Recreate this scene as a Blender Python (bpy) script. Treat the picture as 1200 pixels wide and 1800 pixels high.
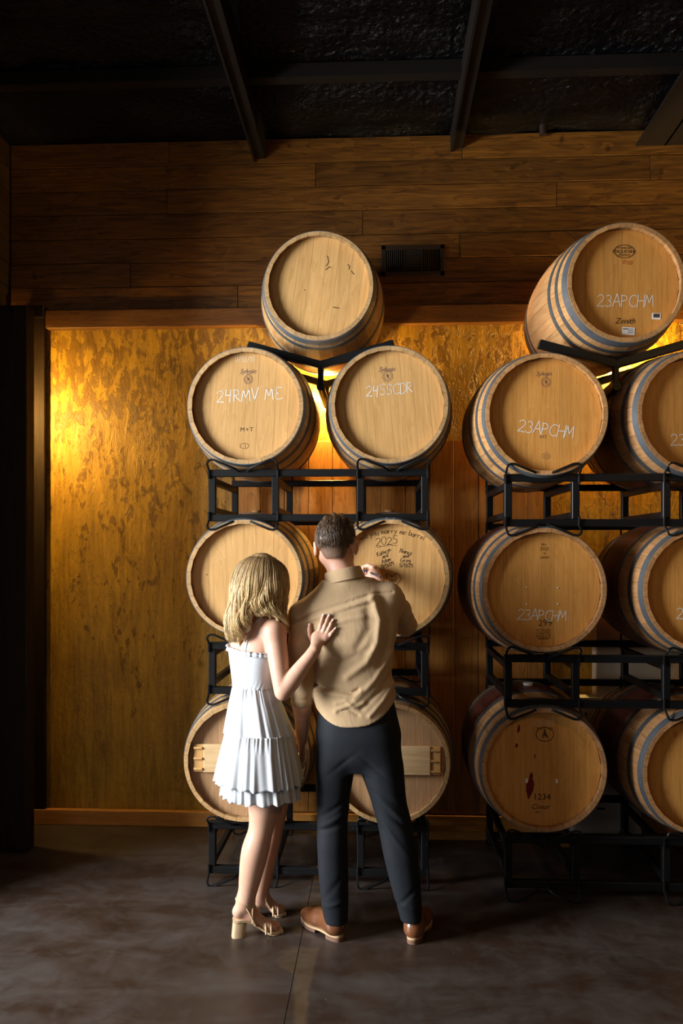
import bpy, bmesh, math, random
import numpy as np
from mathutils import Vector, Matrix, noise

for _o in list(bpy.data.objects):
    bpy.data.objects.remove(_o)
random.seed(7)
SC = bpy.context.scene
COL = SC.collection
PI = math.pi

# ---------------------------------------------------------------- camera
CAM_H = 1.764
YAW = 0.0464
FPX = 1400.0
cam_d = bpy.data.cameras.new('camera')
cam_d.sensor_fit = 'VERTICAL'
cam_d.sensor_height = 36.0
cam_d.lens = 28.0
cam_d.shift_y = 68.0 / 1800.0
cam_d.clip_start = 0.05
cam = bpy.data.objects.new('camera', cam_d)
COL.objects.link(cam)
cam.location = (0, 0, CAM_H)
cam.rotation_euler = (PI / 2, 0, YAW)
SC.camera = cam

# ---------------------------------------------------------------- world
wd = bpy.data.worlds.new('world')
SC.world = wd
wd.use_nodes = True
bg = wd.node_tree.nodes['Background']
bg.inputs['Color'].default_value = (0.85, 0.92, 1.0, 1)
bg.inputs['Strength'].default_value = 0.012

# ---------------------------------------------------------------- daylight through the wide door opening on the left, plus an added front fill
def area(name, loc, target, sx, sy, power, col):
    d = bpy.data.lights.new(name, 'AREA')
    d.shape = 'RECTANGLE'
    d.size, d.size_y = sx, sy
    d.energy = power
    d.color = col
    o = bpy.data.objects.new(name, d)
    COL.objects.link(o)
    o.location = loc
    v = Vector(target) - Vector(loc)
    o.rotation_euler = v.to_track_quat('-Z', 'Y').to_euler()
    return o
area('daylight_opening', (-4.9, 1.85, 2.25), (0.3, 4.0, 1.75), 1.9, 2.5, 860.0, (0.93, 0.97, 1.0))
area('front_fill', (-2.6, -1.2, 2.3), (0.2, 4.0, 1.7), 2.6, 2.2, 22.0, (1.0, 0.93, 0.84))  # soft warm fill added from behind the camera, no opening there

vs = SC.view_settings
vs.view_transform = 'Standard'
try:
    vs.look = 'None'
except Exception:
    pass
vs.gamma = 1.0
vs.use_curve_mapping = False
vs.exposure = 0.0

# ---------------------------------------------------------------- helpers
def at(u, v, Y):
    """point of the place seen at photo pixel (u, v) and standing at distance Y"""
    xc = (u - 600.0) / FPX
    t = Y / (xc * math.sin(YAW) + math.cos(YAW))
    return Vector((t * (xc * math.cos(YAW) - math.sin(YAW)), Y, CAM_H + (968.0 - v) / FPX * t))

def tag(o, label=None, cat=None, group=None, kind=None):
    if label: o['label'] = label
    if cat: o['category'] = cat
    if group: o['group'] = group
    if kind: o['kind'] = kind
    return o

def empty(name, loc=(0, 0, 0), rot=(0, 0, 0)):
    o = bpy.data.objects.new(name, None)
    COL.objects.link(o)
    o.location = loc
    o.rotation_euler = rot
    o.empty_display_size = 0.05
    return o

def link(name, me, parent=None, loc=None, rot=None):
    o = bpy.data.objects.new(name, me)
    COL.objects.link(o)
    if parent is not None: o.parent = parent
    if loc is not None: o.location = loc
    if rot is not None: o.rotation_euler = rot
    return o

def mesh(name, verts, faces, mat=None, smooth=None):
    me = bpy.data.meshes.new(name)
    me.from_pydata([tuple(v) for v in verts], [], faces)
    if mat: me.materials.append(mat)
    if smooth is not None:
        me.shade_smooth()
        if smooth < 180:
            me.set_sharp_from_angle(angle=math.radians(smooth))
    me.update()
    return me

class MB:
    """collects shapes for ONE mesh"""
    def __init__(self):
        self.v = []; self.f = []
    def add(self, vs_, fs_):
        n = len(self.v)
        self.v += [Vector(v) for v in vs_]
        self.f += [tuple(i + n for i in f) for f in fs_]
    def box(self, c, s, rot=None, bev=0.0):
        bm = bmesh.new()
        bmesh.ops.create_cube(bm, size=1)
        for v in bm.verts:
            v.co = Vector((v.co.x * s[0], v.co.y * s[1], v.co.z * s[2]))
        if bev > 0:
            bmesh.ops.bevel(bm, geom=list(bm.edges), offset=bev, segments=1, affect='EDGES', profile=0.5)
        M = Matrix.Translation(Vector(c))
        if rot is not None:
            M = M @ (rot.to_4x4() if isinstance(rot, Matrix) else Matrix.Rotation(rot, 4, 'Z'))
        bm.verts.index_update()
        self.add([M @ v.co for v in bm.verts], [[v.index for v in f.verts] for f in bm.faces])
        bm.free()
        return self
    def tube(self, pts, r, sides=8, cap=True, flat=1.0):
        pts = [Vector(p) for p in pts]
        n = len(pts)
        rr = r if isinstance(r, (list, tuple)) else [r] * n
        t0 = (pts[1] - pts[0]).normalized()
        up = Vector((0, 0, 1)) if abs(t0.z) < 0.9 else Vector((0, 1, 0))
        nx = t0.cross(up).normalized()
        vs_, fs_ = [], []
        for i, p in enumerate(pts):
            if i == 0: t = t0
            elif i == n - 1: t = (pts[-1] - pts[-2]).normalized()
            else: t = ((pts[i + 1] - p).normalized() + (p - pts[i - 1]).normalized()).normalized()
            nx = (nx - t * nx.dot(t)).normalized()
            ny = t.cross(nx)
            for k in range(sides):
                a = 2 * PI * k / sides
                vs_.append(p + nx * math.cos(a) * rr[i] + ny * math.sin(a) * rr[i] * flat)
        for i in range(n - 1):
            for k in range(sides):
                a = i * sides + k; b = i * sides + (k + 1) % sides
                fs_.append((a, b, b + sides, a + sides))
        if cap:
            fs_.append(tuple(range(sides))[::-1])
            fs_.append(tuple(range((n - 1) * sides, n * sides)))
        self.add(vs_, fs_)
        return self
    def ring(self, prof, seg=48, close=True):
        """lathe around local Y; prof = [(r, y)]"""
        n = len(prof)
        vs_, fs_ = [], []
        for s in range(seg):
            a = 2 * PI * s / seg
            for r, y in prof:
                vs_.append((r * math.cos(a), y, r * math.sin(a)))
        m = n if close else n - 1
        for s in range(seg):
            for k in range(m):
                a = s * n + k; b = s * n + (k + 1) % n
                c = ((s + 1) % seg) * n + (k + 1) % n; d = ((s + 1) % seg) * n + k
                fs_.append((a, b, c, d))
        self.add(vs_, fs_)
        return self
    def me(self, name, mat, smooth=None):
        return mesh(name, self.v, self.f, mat, smooth)
    def build(self, name, mat, parent=None, smooth=None, loc=None, rot=None):
        return link(name, self.me(name, mat, smooth), parent, loc, rot)

# ---------------------------------------------------------------- materials
def mat_new(name, rough=0.6, metal=0.0, col=(0.5, 0.5, 0.5), spec=0.5):
    m = bpy.data.materials.new(name)
    m.use_nodes = True
    b = m.node_tree.nodes['Principled BSDF']
    b.inputs['Base Color'].default_value = (*col, 1)
    b.inputs['Roughness'].default_value = rough
    b.inputs['Metallic'].default_value = metal
    b.inputs['Specular IOR Level'].default_value = spec
    return m, m.node_tree, b

def nd(nt, t, **kw):
    n = nt.nodes.new(t)
    for k, v in kw.items():
        if hasattr(n, k): setattr(n, k, v)
        else: n.inputs[k].default_value = v
    return n

def coords(nt, scale=(1, 1, 1), rnd=0.0, rot=(0, 0, 0)):
    tc = nd(nt, 'ShaderNodeTexCoord')
    mp = nd(nt, 'ShaderNodeMapping')
    mp.inputs['Scale'].default_value = scale
    mp.inputs['Rotation'].default_value = rot
    if rnd:
        oi = nd(nt, 'ShaderNodeObjectInfo')
        mu = nd(nt, 'ShaderNodeMath', operation='MULTIPLY')
        mu.inputs[1].default_value = rnd
        nt.links.new(oi.outputs['Random'], mu.inputs[0])
        ad = nd(nt, 'ShaderNodeVectorMath', operation='ADD')
        nt.links.new(tc.outputs['Object'], ad.inputs[0])
        nt.links.new(mu.outputs[0], ad.inputs[1])
        nt.links.new(ad.outputs[0], mp.inputs['Vector'])
    else:
        nt.links.new(tc.outputs['Object'], mp.inputs['Vector'])
    return mp.outputs[0]

def ramp(nt, src, stops):
    r = nd(nt, 'ShaderNodeValToRGB')
    e = r.color_ramp.elements
    while len(e) < len(stops): e.new(0.5)
    for i, (p, c) in enumerate(stops):
        e[i].position = p
        e[i].color = (*c, 1) if len(c) == 3 else c
    nt.links.new(src, r.inputs[0])
    return r.outputs[0]

def noise_t(nt, vec, scale, detail=4, rough=0.55, dist=0.0):
    n = nd(nt, 'ShaderNodeTexNoise')
    n.inputs['Scale'].default_value = scale
    n.inputs['Detail'].default_value = detail
    n.inputs['Roughness'].default_value = rough
    n.inputs['Distortion'].default_value = dist
    nt.links.new(vec, n.inputs['Vector'])
    return n.outputs[0]

def mixc(nt, a, b, fac, mode='MIX'):
    n = nd(nt, 'ShaderNodeMix', data_type='RGBA', blend_type=mode)
    for i, s in ((6, a), (7, b), (0, fac)):
        if isinstance(s, (int, float)): n.inputs[i].default_value = s
        elif isinstance(s, tuple): n.inputs[i].default_value = (*s, 1)
        else: nt.links.new(s, n.inputs[i])
    return n.outputs[2]

def mathn(nt, op, a, b=None):
    n = nd(nt, 'ShaderNodeMath', operation=op)
    for i, s in enumerate((a, b)):
        if s is None: continue
        if isinstance(s, (int, float)): n.inputs[i].default_value = s
        else: nt.links.new(s, n.inputs[i])
    return n.outputs[0]

def bump(nt, b, h, strength=0.3, dist=0.01):
    n = nd(nt, 'ShaderNodeBump')
    n.inputs['Strength'].default_value = strength
    n.inputs['Distance'].default_value = dist
    nt.links.new(h, n.inputs['Height'])
    nt.links.new(n.outputs[0], b.inputs['Normal'])

def wood(name, dark, mid, light, axis=2, rough=0.55, fine=60.0, vary=0.35, knots=True, bumpy=0.25, coarse=3.0, spec=0.35):
    """grain runs along local axis"""
    m, nt, b = mat_new(name, rough, spec=spec)
    s = [1.0, 1.0, 1.0]; s[axis] = 0.06
    v = coords(nt, tuple(s), rnd=37.0)
    g1 = noise_t(nt, v, fine, 5, 0.6)
    s2 = [1.0, 1.0, 1.0]; s2[axis] = 0.16
    v2 = coords(nt, tuple(s2), rnd=37.0)
    g2 = noise_t(nt, v2, coarse * 4, 3, 0.5, 1.2)
    wv = mathn(nt, 'FRACT', mathn(nt, 'MULTIPLY', g2, 6.0))
    c1 = ramp(nt, g1, [(0.3, dark), (0.5, mid), (0.72, light)])
    c2 = ramp(nt, wv, [(0.0, dark), (0.35, mid), (1.0, light)])
    c = mixc(nt, c1, c2, 0.35)
    oi = nd(nt, 'ShaderNodeObjectInfo')
    k = mathn(nt, 'ADD', mathn(nt, 'MULTIPLY', oi.outputs['Random'], vary), 1.0 - vary * 0.6)
    hsv = nd(nt, 'ShaderNodeHueSaturation')
    nt.links.new(c, hsv.inputs['Color'])
    nt.links.new(k, hsv.inputs['Value'])
    out = hsv.outputs[0]
    if knots:
        vk = coords(nt, (1, 1, 1), rnd=11.0)
        kn = noise_t(nt, vk, 7.0, 2, 0.5)
        kr = ramp(nt, kn, [(0.70, (0, 0, 0)), (0.78, (1, 1, 1))])
        out = mixc(nt, out, tuple(x * 0.45 for x in dark), kr)
    nt.links.new(out, b.inputs['Base Color'])
    bump(nt, b, g1, bumpy, 0.004)
    return m

M = {}
# dark stained wall boards (grain along X), along Y for the side copy, darkened to imitate shadow
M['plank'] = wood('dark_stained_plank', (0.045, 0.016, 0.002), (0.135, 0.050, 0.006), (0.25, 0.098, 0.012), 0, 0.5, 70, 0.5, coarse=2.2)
M['plank_side'] = wood('shadow_dark_side_plank', (0.008, 0.003, 0.001), (0.018, 0.008, 0.002), (0.03, 0.013, 0.003), 1, 0.5, 70, 0.5)
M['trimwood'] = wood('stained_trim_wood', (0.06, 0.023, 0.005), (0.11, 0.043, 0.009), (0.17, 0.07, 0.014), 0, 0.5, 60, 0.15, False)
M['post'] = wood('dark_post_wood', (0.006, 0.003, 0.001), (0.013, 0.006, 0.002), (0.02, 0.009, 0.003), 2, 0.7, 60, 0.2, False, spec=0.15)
M['base'] = wood('baseboard_wood', (0.30, 0.12, 0.02), (0.42, 0.175, 0.032), (0.5, 0.22, 0.045), 0, 0.5, 60, 0.1, False)
M['door'] = wood('reddish_door_board', (0.19, 0.075, 0.014), (0.33, 0.135, 0.026), (0.44, 0.19, 0.042), 2, 0.45, 55, 0.3, coarse=2.4)
# barrels
M['head'] = wood('pale_oak_head', (0.42, 0.225, 0.070), (0.52, 0.29, 0.10), (0.59, 0.35, 0.135), 2, 0.55, 75, 0.15, False, 0.12)
M['head_o'] = wood('amber_oak_head', (0.44, 0.185, 0.036), (0.55, 0.25, 0.054), (0.61, 0.30, 0.075), 2, 0.55, 75, 0.14, False, 0.12)
M['head_b'] = wood('brown_oak_head', (0.27, 0.145, 0.065), (0.35, 0.195, 0.092), (0.41, 0.24, 0.12), 2, 0.55, 75, 0.25, False, 0.12)
M['pine'] = wood('pine_brace', (0.50, 0.32, 0.15), (0.60, 0.40, 0.20), (0.68, 0.48, 0.26), 0, 0.6, 60, 0.2, False, 0.12)
M['saddlewood'] = wood('old_oak', (0.2, 0.11, 0.04), (0.28, 0.16, 0.06), (0.36, 0.22, 0.09), 0, 0.6, 60, 0.2, False)

def stave_mat(name, dark, mid, light, wine=0.0, winecol=(0.10, 0.02, 0.015)):
    m, nt, b = mat_new(name, 0.5, spec=0.4)
    v = coords(nt, (1, 0.07, 1), rnd=37.0)
    g1 = noise_t(nt, v, 60, 5, 0.6)
    c = ramp(nt, g1, [(0.3, dark), (0.5, mid), (0.72, light)])
    oi = nd(nt, 'ShaderNodeObjectInfo')
    k = mathn(nt, 'ADD', mathn(nt, 'MULTIPLY', oi.outputs['Random'], 0.3), 0.82)
    hsv = nd(nt, 'ShaderNodeHueSaturation')
    nt.links.new(c, hsv.inputs['Color']); nt.links.new(k, hsv.inputs['Value'])
    out = hsv.outputs[0]
    if wine > 0:
        tc = nd(nt, 'ShaderNodeTexCoord')
        sp = nd(nt, 'ShaderNodeSeparateXYZ')
        nt.links.new(tc.outputs['Object'], sp.inputs[0])
        ay = mathn(nt, 'ABSOLUTE', sp.outputs[1])
        nn = noise_t(nt, coords(nt, (1, 1, 1), 9.0), 9, 3)
        e = mathn(nt, 'ADD', ay, mathn(nt, 'MULTIPLY', nn, 0.06))
        f = ramp(nt, e, [(0.10 + 0.04 * wine, (wine, wine, wine)), (0.22, (0, 0, 0))])
        out = mixc(nt, out, winecol, f)
    nt.links.new(out, b.inputs['Base Color'])
    bump(nt, b, g1, 0.15, 0.003)
    return m
M['stave'] = stave_mat('pale_oak_stave', (0.33, 0.19, 0.075), (0.42, 0.25, 0.105), (0.50, 0.32, 0.15))
M['stave_o'] = stave_mat('orange_oak_stave', (0.36, 0.17, 0.06), (0.46, 0.24, 0.09), (0.54, 0.31, 0.13), 0.25)
M['stave_w'] = stave_mat('wine_stained_stave', (0.30, 0.14, 0.055), (0.40, 0.20, 0.08), (0.48, 0.26, 0.11), 0.95)

def steel(name, col, rough, metal):
    m, nt, b = mat_new(name, rough, metal, col)
    v = coords(nt, (1, 1, 1), 5.0)
    n = noise_t(nt, v, 14, 5, 0.65)
    c = ramp(nt, n, [(0.3, tuple(x * 0.6 for x in col)), (0.6, col), (0.8, tuple(min(1, x * 1.25) for x in col))])
    nt.links.new(c, b.inputs['Base Color'])
    r = ramp(nt, n, [(0.3, (rough + 0.15,) * 3), (0.7, (rough,) * 3)])
    nt.links.new(r, b.inputs['Roughness'])
    return m
M['hoop'] = steel('galvanised_hoop', (0.27, 0.295, 0.32), 0.40, 0.8)
M['hoop_d'] = steel('dull_hoop', (0.15, 0.16, 0.17), 0.5, 0.75)
def rack_mat(name, specks):
    m, nt, b = mat_new(name, 0.42, 0.0, (0.005, 0.005, 0.0055), 0.22)
    v = coords(nt, (1, 1, 1), 3.0)
    n = noise_t(nt, v, 90, 2, 0.5)
    c = ramp(nt, n, [(0.70 if specks else 0.78, (0.006, 0.006, 0.0065)), (0.80, (0.30, 0.29, 0.27) if specks else (0.06, 0.05, 0.04))])
    nt.links.new(c, b.inputs['Base Color'])
    bump(nt, b, noise_t(nt, v, 30, 3), 0.06, 0.003)
    return m
M['rack'] = rack_mat('black_painted_steel', False)
M['rack_s'] = rack_mat('scuffed_black_steel', True)
M['beam'] = mat_new('brown_painted_beam', 0.6, 0.0, (0.010, 0.0075, 0.006), 0.2)[0]

def chalk_mat(name, col, cover):
    m, nt, b = mat_new(name, 0.9, 0.0, col, 0.1)
    v = coords(nt, (1, 1, 1), 3.0)
    n = noise_t(nt, v, 420, 3, 0.6)
    a = ramp(nt, n, [(0.30, (cover * 0.45,) * 3), (0.52, (cover,) * 3)])
    nt.links.new(a, b.inputs['Alpha'])
    return m
M['chalk'] = chalk_mat('white_chalk', (0.82, 0.80, 0.74), 0.95)
M['chalk_faint'] = chalk_mat('faint_chalk', (0.80, 0.75, 0.65), 0.55)
M['ink'] = chalk_mat('black_marker', (0.012, 0.010, 0.012), 1.0)
M['stamp'] = chalk_mat('brown_burnt_stamp', (0.05, 0.025, 0.012), 0.85)
M['stamp_v'] = chalk_mat('faded_violet_stamp', (0.12, 0.075, 0.085), 0.8)
M['stamp_r'] = chalk_mat('red_ink', (0.5, 0.06, 0.03), 0.6)
M['paper'] = mat_new('white_paper_label', 0.7, 0, (0.75, 0.74, 0.72))[0]
M['winedrip'] = chalk_mat('wine_drip_stain', (0.14, 0.012, 0.010), 0.95)
M['vent'] = mat_new('brown_vent_metal', 0.45, 0.2, (0.030, 0.016, 0.008))[0]
M['black'] = mat_new('void_black', 0.9, 0, (0.004, 0.004, 0.004))[0]

def gold_mat():
    m, nt, b = mat_new('ochre_venetian_plaster', 0.46, 0.0, spec=0.45)
    v = coords(nt, (1.0, 1.0, 0.40))
    n1 = noise_t(nt, v, 15, 7, 0.66, 0.7)
    n2 = noise_t(nt, coords(nt, (1, 1, 0.55)), 38, 6, 0.65, 0.5)
    n3 = noise_t(nt, coords(nt, (1, 1, 0.7)), 2.2, 4, 0.55)
    base = ramp(nt, n3, [(0.3, (0.33, 0.175, 0.010)), (0.7, (0.48, 0.27, 0.018))])
    tc = nd(nt, 'ShaderNodeTexCoord')
    sp = nd(nt, 'ShaderNodeSeparateXYZ'); nt.links.new(tc.outputs['Object'], sp.inputs[0])
    hgt = nd(nt, 'ShaderNodeMapRange'); nt.links.new(sp.outputs[2], hgt.inputs[0])
    for i, x in enumerate((0.6, 3.2, -0.075, 0.035)): hgt.inputs[i + 1].default_value = x
    s = mathn(nt, 'ADD', mathn(nt, 'ADD', mathn(nt, 'MULTIPLY', n1, 0.70), mathn(nt, 'MULTIPLY', n2, 0.30)), hgt.outputs[0])
    s = mathn(nt, 'ADD', s, mathn(nt, 'MULTIPLY', mathn(nt, 'SUBTRACT', n3, 0.5), 0.18))
    blot = ramp(nt, s, [(0.525, (0, 0, 0)), (0.550, (1, 1, 1))])
    c = mixc(nt, base, (0.17, 0.082, 0.007), mathn(nt, 'MULTIPLY', blot, 0.8))
    st = ramp(nt, noise_t(nt, coords(nt, (1, 1, 0.10)), 30, 5, 0.65, 0.6), [(0.34, (0.42, 0.38, 0.34)), (0.62, (1, 1, 1))])
    c = mixc(nt, c, st, 0.65, 'MULTIPLY')
    cr = ramp(nt, noise_t(nt, coords(nt, (1, 1, 0.6)), 6.5, 6, 0.6, 2.2), [(0.485, (1, 1, 1)), (0.5, (0.45, 0.4, 0.35)), (0.515, (1, 1, 1))])
    c = mixc(nt, c, cr, 0.6, 'MULTIPLY')
    nt.links.new(c, b.inputs['Base Color'])
    h = mathn(nt, 'ADD', mathn(nt, 'ADD', mathn(nt, 'MULTIPLY', blot, -0.5), n2), mathn(nt, 'MULTIPLY', n1, 1.5))
    bump(nt, b, h, 0.55, 0.012)
    return m
M['gold'] = gold_mat()

def floor_mat():
    m, nt, b = mat_new('stained_concrete', 0.4, 0.0, spec=0.45)
    v = coords(nt, (1, 1, 1))
    n1 = noise_t(nt, v, 1.3, 6, 0.6, 1.2)
    n2 = noise_t(nt, v, 7, 6, 0.65, 0.8)
    vs_ = coords(nt, (0.9, 2.6, 1), rot=(0, 0, 0.35))
    n3 = noise_t(nt, vs_, 1.5, 5, 0.6, 0.9)
    c = ramp(nt, n1, [(0.3, (0.020, 0.010, 0.006)), (0.5, (0.030, 0.017, 0.011)), (0.72, (0.040, 0.028, 0.021))])
    scuff = ramp(nt, mathn(nt, 'ADD', mathn(nt, 'MULTIPLY', n3, 0.65), mathn(nt, 'MULTIPLY', n2, 0.35)), [(0.42, (0, 0, 0)), (0.72, (1, 1, 1))])
    c = mixc(nt, c, (0.105, 0.096, 0.090), mathn(nt, 'MULTIPLY', scuff, 0.45))
    n4 = noise_t(nt, v, 60, 2, 0.5)
    sp = ramp(nt, n4, [(0.74, (0, 0, 0)), (0.80, (1, 1, 1))])
    c = mixc(nt, c, (0.2, 0.18, 0.16), mathn(nt, 'MULTIPLY', sp, 0.5))
    nt.links.new(c, b.inputs['Base Color'])
    r = ramp(nt, n2, [(0.3, (0.30,) * 3), (0.7, (0.50,) * 3)])
    nt.links.new(r, b.inputs['Roughness'])
    bump(nt, b, n2, 0.05, 0.004)
    return m
M['floor'] = floor_mat()
def foil_mat():
    m, nt, b = mat_new('black_foil_insulation', 0.24, 0.0, (0.003, 0.003, 0.0035), 0.22)
    n = noise_t(nt, coords(nt, (1, 1, 1)), 26, 5, 0.6, 0.5)
    bump(nt, b, n, 0.9, 0.03)
    return m
M['foil'] = foil_mat()

def cloth(name, col, rough=0.85, weave=900.0, strength=0.15, var=0.12, sheen=0.2, wrinkle=0.0):
    m, nt, b = mat_new(name, rough, 0, col, 0.25)
    v = coords(nt, (1, 1, 1))
    n = noise_t(nt, v, 7, 4, 0.6)
    c = ramp(nt, n, [(0.3, tuple(x * (1 - var) for x in col)), (0.7, tuple(min(1, x * (1 + var * 0.5)) for x in col))])
    nt.links.new(c, b.inputs['Base Color'])
    b.inputs['Sheen Weight'].default_value = sheen
    w = noise_t(nt, v, weave, 2, 0.5)
    h = w
    if wrinkle:
        w2 = noise_t(nt, coords(nt, (1, 1, 0.7), rot=(0, 0.5, 0)), 16, 4, 0.55, 1.5)
        h = mathn(nt, 'ADD', mathn(nt, 'MULTIPLY', w, 0.08), mathn(nt, 'MULTIPLY', w2, wrinkle))
    bump(nt, b, h, strength, 0.006)
    return m
M['shirt'] = cloth('tan_cotton_shirt', (0.50, 0.34, 0.19), 0.85, 700, 0.35, 0.08, 0.15, 1.0)
M['trouser'] = cloth('charcoal_trouser_cloth', (0.0085, 0.0105, 0.014), 0.75, 900, 0.15, 0.15, 0.0, 0.6)
M['dress'] = cloth('white_cotton', (0.58, 0.60, 0.63), 0.85, 700, 0.2, 0.03, 0.2, 0.7)
M['leather'] = cloth('brown_leather', (0.17, 0.062, 0.024), 0.26, 300, 0.06, 0.35, 0.0)
M['leather'].node_tree.nodes['Principled BSDF'].inputs['Specular IOR Level'].default_value = 0.6
M['welt'] = mat_new('tan_welt', 0.6, 0, (0.52, 0.34, 0.19))[0]
M['heelrubber'] = mat_new('dark_stacked_heel', 0.6, 0, (0.17, 0.085, 0.05))[0]
M['sandal'] = cloth('beige_suede', (0.58, 0.40, 0.23), 0.7, 500, 0.1, 0.1, 0.1)
def skin_mat(name, col):
    m, nt, b = mat_new(name, 0.5, 0, col, 0.4)
    n = noise_t(nt, coords(nt, (1, 1, 1)), 22, 4, 0.6)
    c = ramp(nt, n, [(0.3, (col[0] * 0.95, col[1] * 0.86, col[2] * 0.84)), (0.7, col)])
    nt.links.new(c, b.inputs['Base Color'])
    b.inputs['Subsurface Weight'].default_value = 0.12
    b.inputs['Subsurface Radius'].default_value = (0.012, 0.004, 0.002)
    b.inputs['Subsurface Scale'].default_value = 0.5
    return m
M['skin_w'] = skin_mat('fair_skin', (0.62, 0.37, 0.255))
M['skin_m'] = skin_mat('pink_skin', (0.66, 0.37, 0.26))
M['nail'] = mat_new('pale_nail_polish', 0.25, 0, (0.80, 0.66, 0.64))[0]
M['eye_white'] = mat_new('eye_white', 0.3, 0, (0.8, 0.78, 0.75))[0]
def hair_mat(name, lo, mid, hi, scale, z0=None, z1=None, low=None):
    m, nt, b = mat_new(name, 0.42, 0, mid, 0.5)
    n = noise_t(nt, coords(nt, (1, 1, 0.10)), scale, 4, 0.6)
    c = ramp(nt, n, [(0.3, lo), (0.5, mid), (0.7, hi)])
    if z0 is not None:
        tc = nd(nt, 'ShaderNodeTexCoord'); sp = nd(nt, 'ShaderNodeSeparateXYZ')
        nt.links.new(tc.outputs['Object'], sp.inputs[0])
        mr = nd(nt, 'ShaderNodeMapRange'); nt.links.new(sp.outputs[2], mr.inputs[0])
        mr.inputs[1].default_value = z0; mr.inputs[2].default_value = z1
        c = mixc(nt, low, c, mr.outputs[0])
    nt.links.new(c, b.inputs['Base Color'])
    bump(nt, b, n, 0.35, 0.006)
    return m
# ================================================================ SETTING
YW = 5.075          # face of the back wall
XL = -2.39          # face of the left wall
XR = 3.1

def struct(o):
    o['kind'] = 'structure'
    return o

# floor: two polished slabs with a sawn joint between them
fl = struct(MB().box((0.2, 1.9, -0.06), (8.6, 7.0, 0.08)).build('floor', M['black']))
tag(fl, 'dark brown stained concrete floor', None)
JX = -0.352
MB().box(((-4.1 + JX - 0.0015) / 2, 1.9, -0.01), (JX - 0.0015 + 4.1, 7.0, 0.02)).build('slab', M['floor'], fl)
MB().box(((4.5 + JX + 0.0015) / 2, 1.9, -0.01), (4.5 - JX - 0.0015, 7.0, 0.02)).build('slab', M['floor'], fl)

# back wall
wb = struct(MB().box((0.35, YW + 0.09, 2.3), (5.6, 0.10, 4.6)).build('wall_back', M['black']))
def zw(v, Y=YW - 0.02): return CAM_H + (968.0 - v) / FPX * Y
Z_HEAD_B, Z_HEAD_T = zw(572), zw(540)
Z_TOP = 4.40
rows = 7
rh = (Z_TOP - Z_HEAD_T) / rows
joints = [[-1.35, 0.53], [-0.4, 1.70], [-1.36, 1.12], [-0.10], [0.515], [-1.6, 2.2], [-0.9, 1.9]]
for i in range(rows):
    z1 = Z_TOP - i * rh
    xs = [XL] + joints[i] + [XR]
    for a, b_ in zip(xs[:-1], xs[1:]):
        pr = random.uniform(0.0, 0.006)
        MB().box((0, 0, 0), (b_ - a - 0.003, 0.03 + pr, rh - 0.004), bev=0.002).build(
            'plank', M['plank'], wb, loc=((a + b_) / 2, YW - 0.0 - pr / 2 + 0.015, z1 - rh / 2))
# ochre plaster panel
n = 40
pv, pf = [], []
X0, X1, Z0, Z1 = XL, XR, 0.08, Z_HEAD_T
for j in range(n + 1):
    for i in range(n + 1):
        x = X0 + (X1 - X0) * i / n; z = Z0 + (Z1 - Z0) * j / n
        d = noise.noise(Vector((x * 1.3, z * 1.1, 3.0))) * 0.004
        pv.append((x, YW + 0.012 + d, z))
for j in range(n):
    for i in range(n):
        a = j * (n + 1) + i
        pf.append((a, a + 1, a + n + 2, a + n + 1))
pl = link('plaster_panel', mesh('plaster_panel', pv, pf, M['gold'], 180), wb)
pl['label'] = 'mottled ochre plaster panel'
# header trim
struct(MB().box(((-2.14 + XR) / 2, YW - 0.02, (Z_HEAD_B + Z_HEAD_T) / 2), (XR + 2.14, 0.055, Z_HEAD_T - Z_HEAD_B), bev=0.004).build('trim_1', M['trimwood']))
# left jamb board on the wall and the dark post standing in front of the corner
pj0, pj1 = at(40, 900, YW - 0.03).x, at(79, 900, YW - 0.03).x
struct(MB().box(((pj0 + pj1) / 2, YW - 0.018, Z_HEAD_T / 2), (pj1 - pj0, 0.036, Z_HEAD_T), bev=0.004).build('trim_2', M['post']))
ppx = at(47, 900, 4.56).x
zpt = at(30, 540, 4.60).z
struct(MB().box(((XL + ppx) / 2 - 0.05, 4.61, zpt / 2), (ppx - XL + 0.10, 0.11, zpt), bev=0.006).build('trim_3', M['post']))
c = at(64, 549, YW - 0.04)
struct(MB().box((c.x, YW - 0.035, c.z), (0.11, 0.06, 0.075), bev=0.004).build('trim_4', M['post']))
# baseboard
struct(MB().box(((XL + XR) / 2, YW - 0.02, 0.048), (XR - XL, 0.04, 0.096), bev=0.003).build('baseboard_back', M['base']))
# wooden double door panel behind the racks, vertical boards
xd0, xd1 = -0.905, 1.09
dz0, dz1 = 0.105, 2.46
door = struct(MB().box(((xd0 + xd1) / 2, YW - 0.004, (dz0 + dz1) / 2), (xd1 - xd0 - 0.01, 0.014, dz1 - dz0 - 0.01)).build('door_1', M['black']))
nb = 13
bw = (xd1 - xd0) / nb
for i in range(nb):
    MB().box((0, 0, 0), (bw - 0.003, 0.018, dz1 - dz0), bev=0.002).build('board', M['door'], door,
        loc=(xd0 + bw * (i + 0.5), YW - 0.019 - random.uniform(0, 0.002), (dz0 + dz1) / 2))

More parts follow.
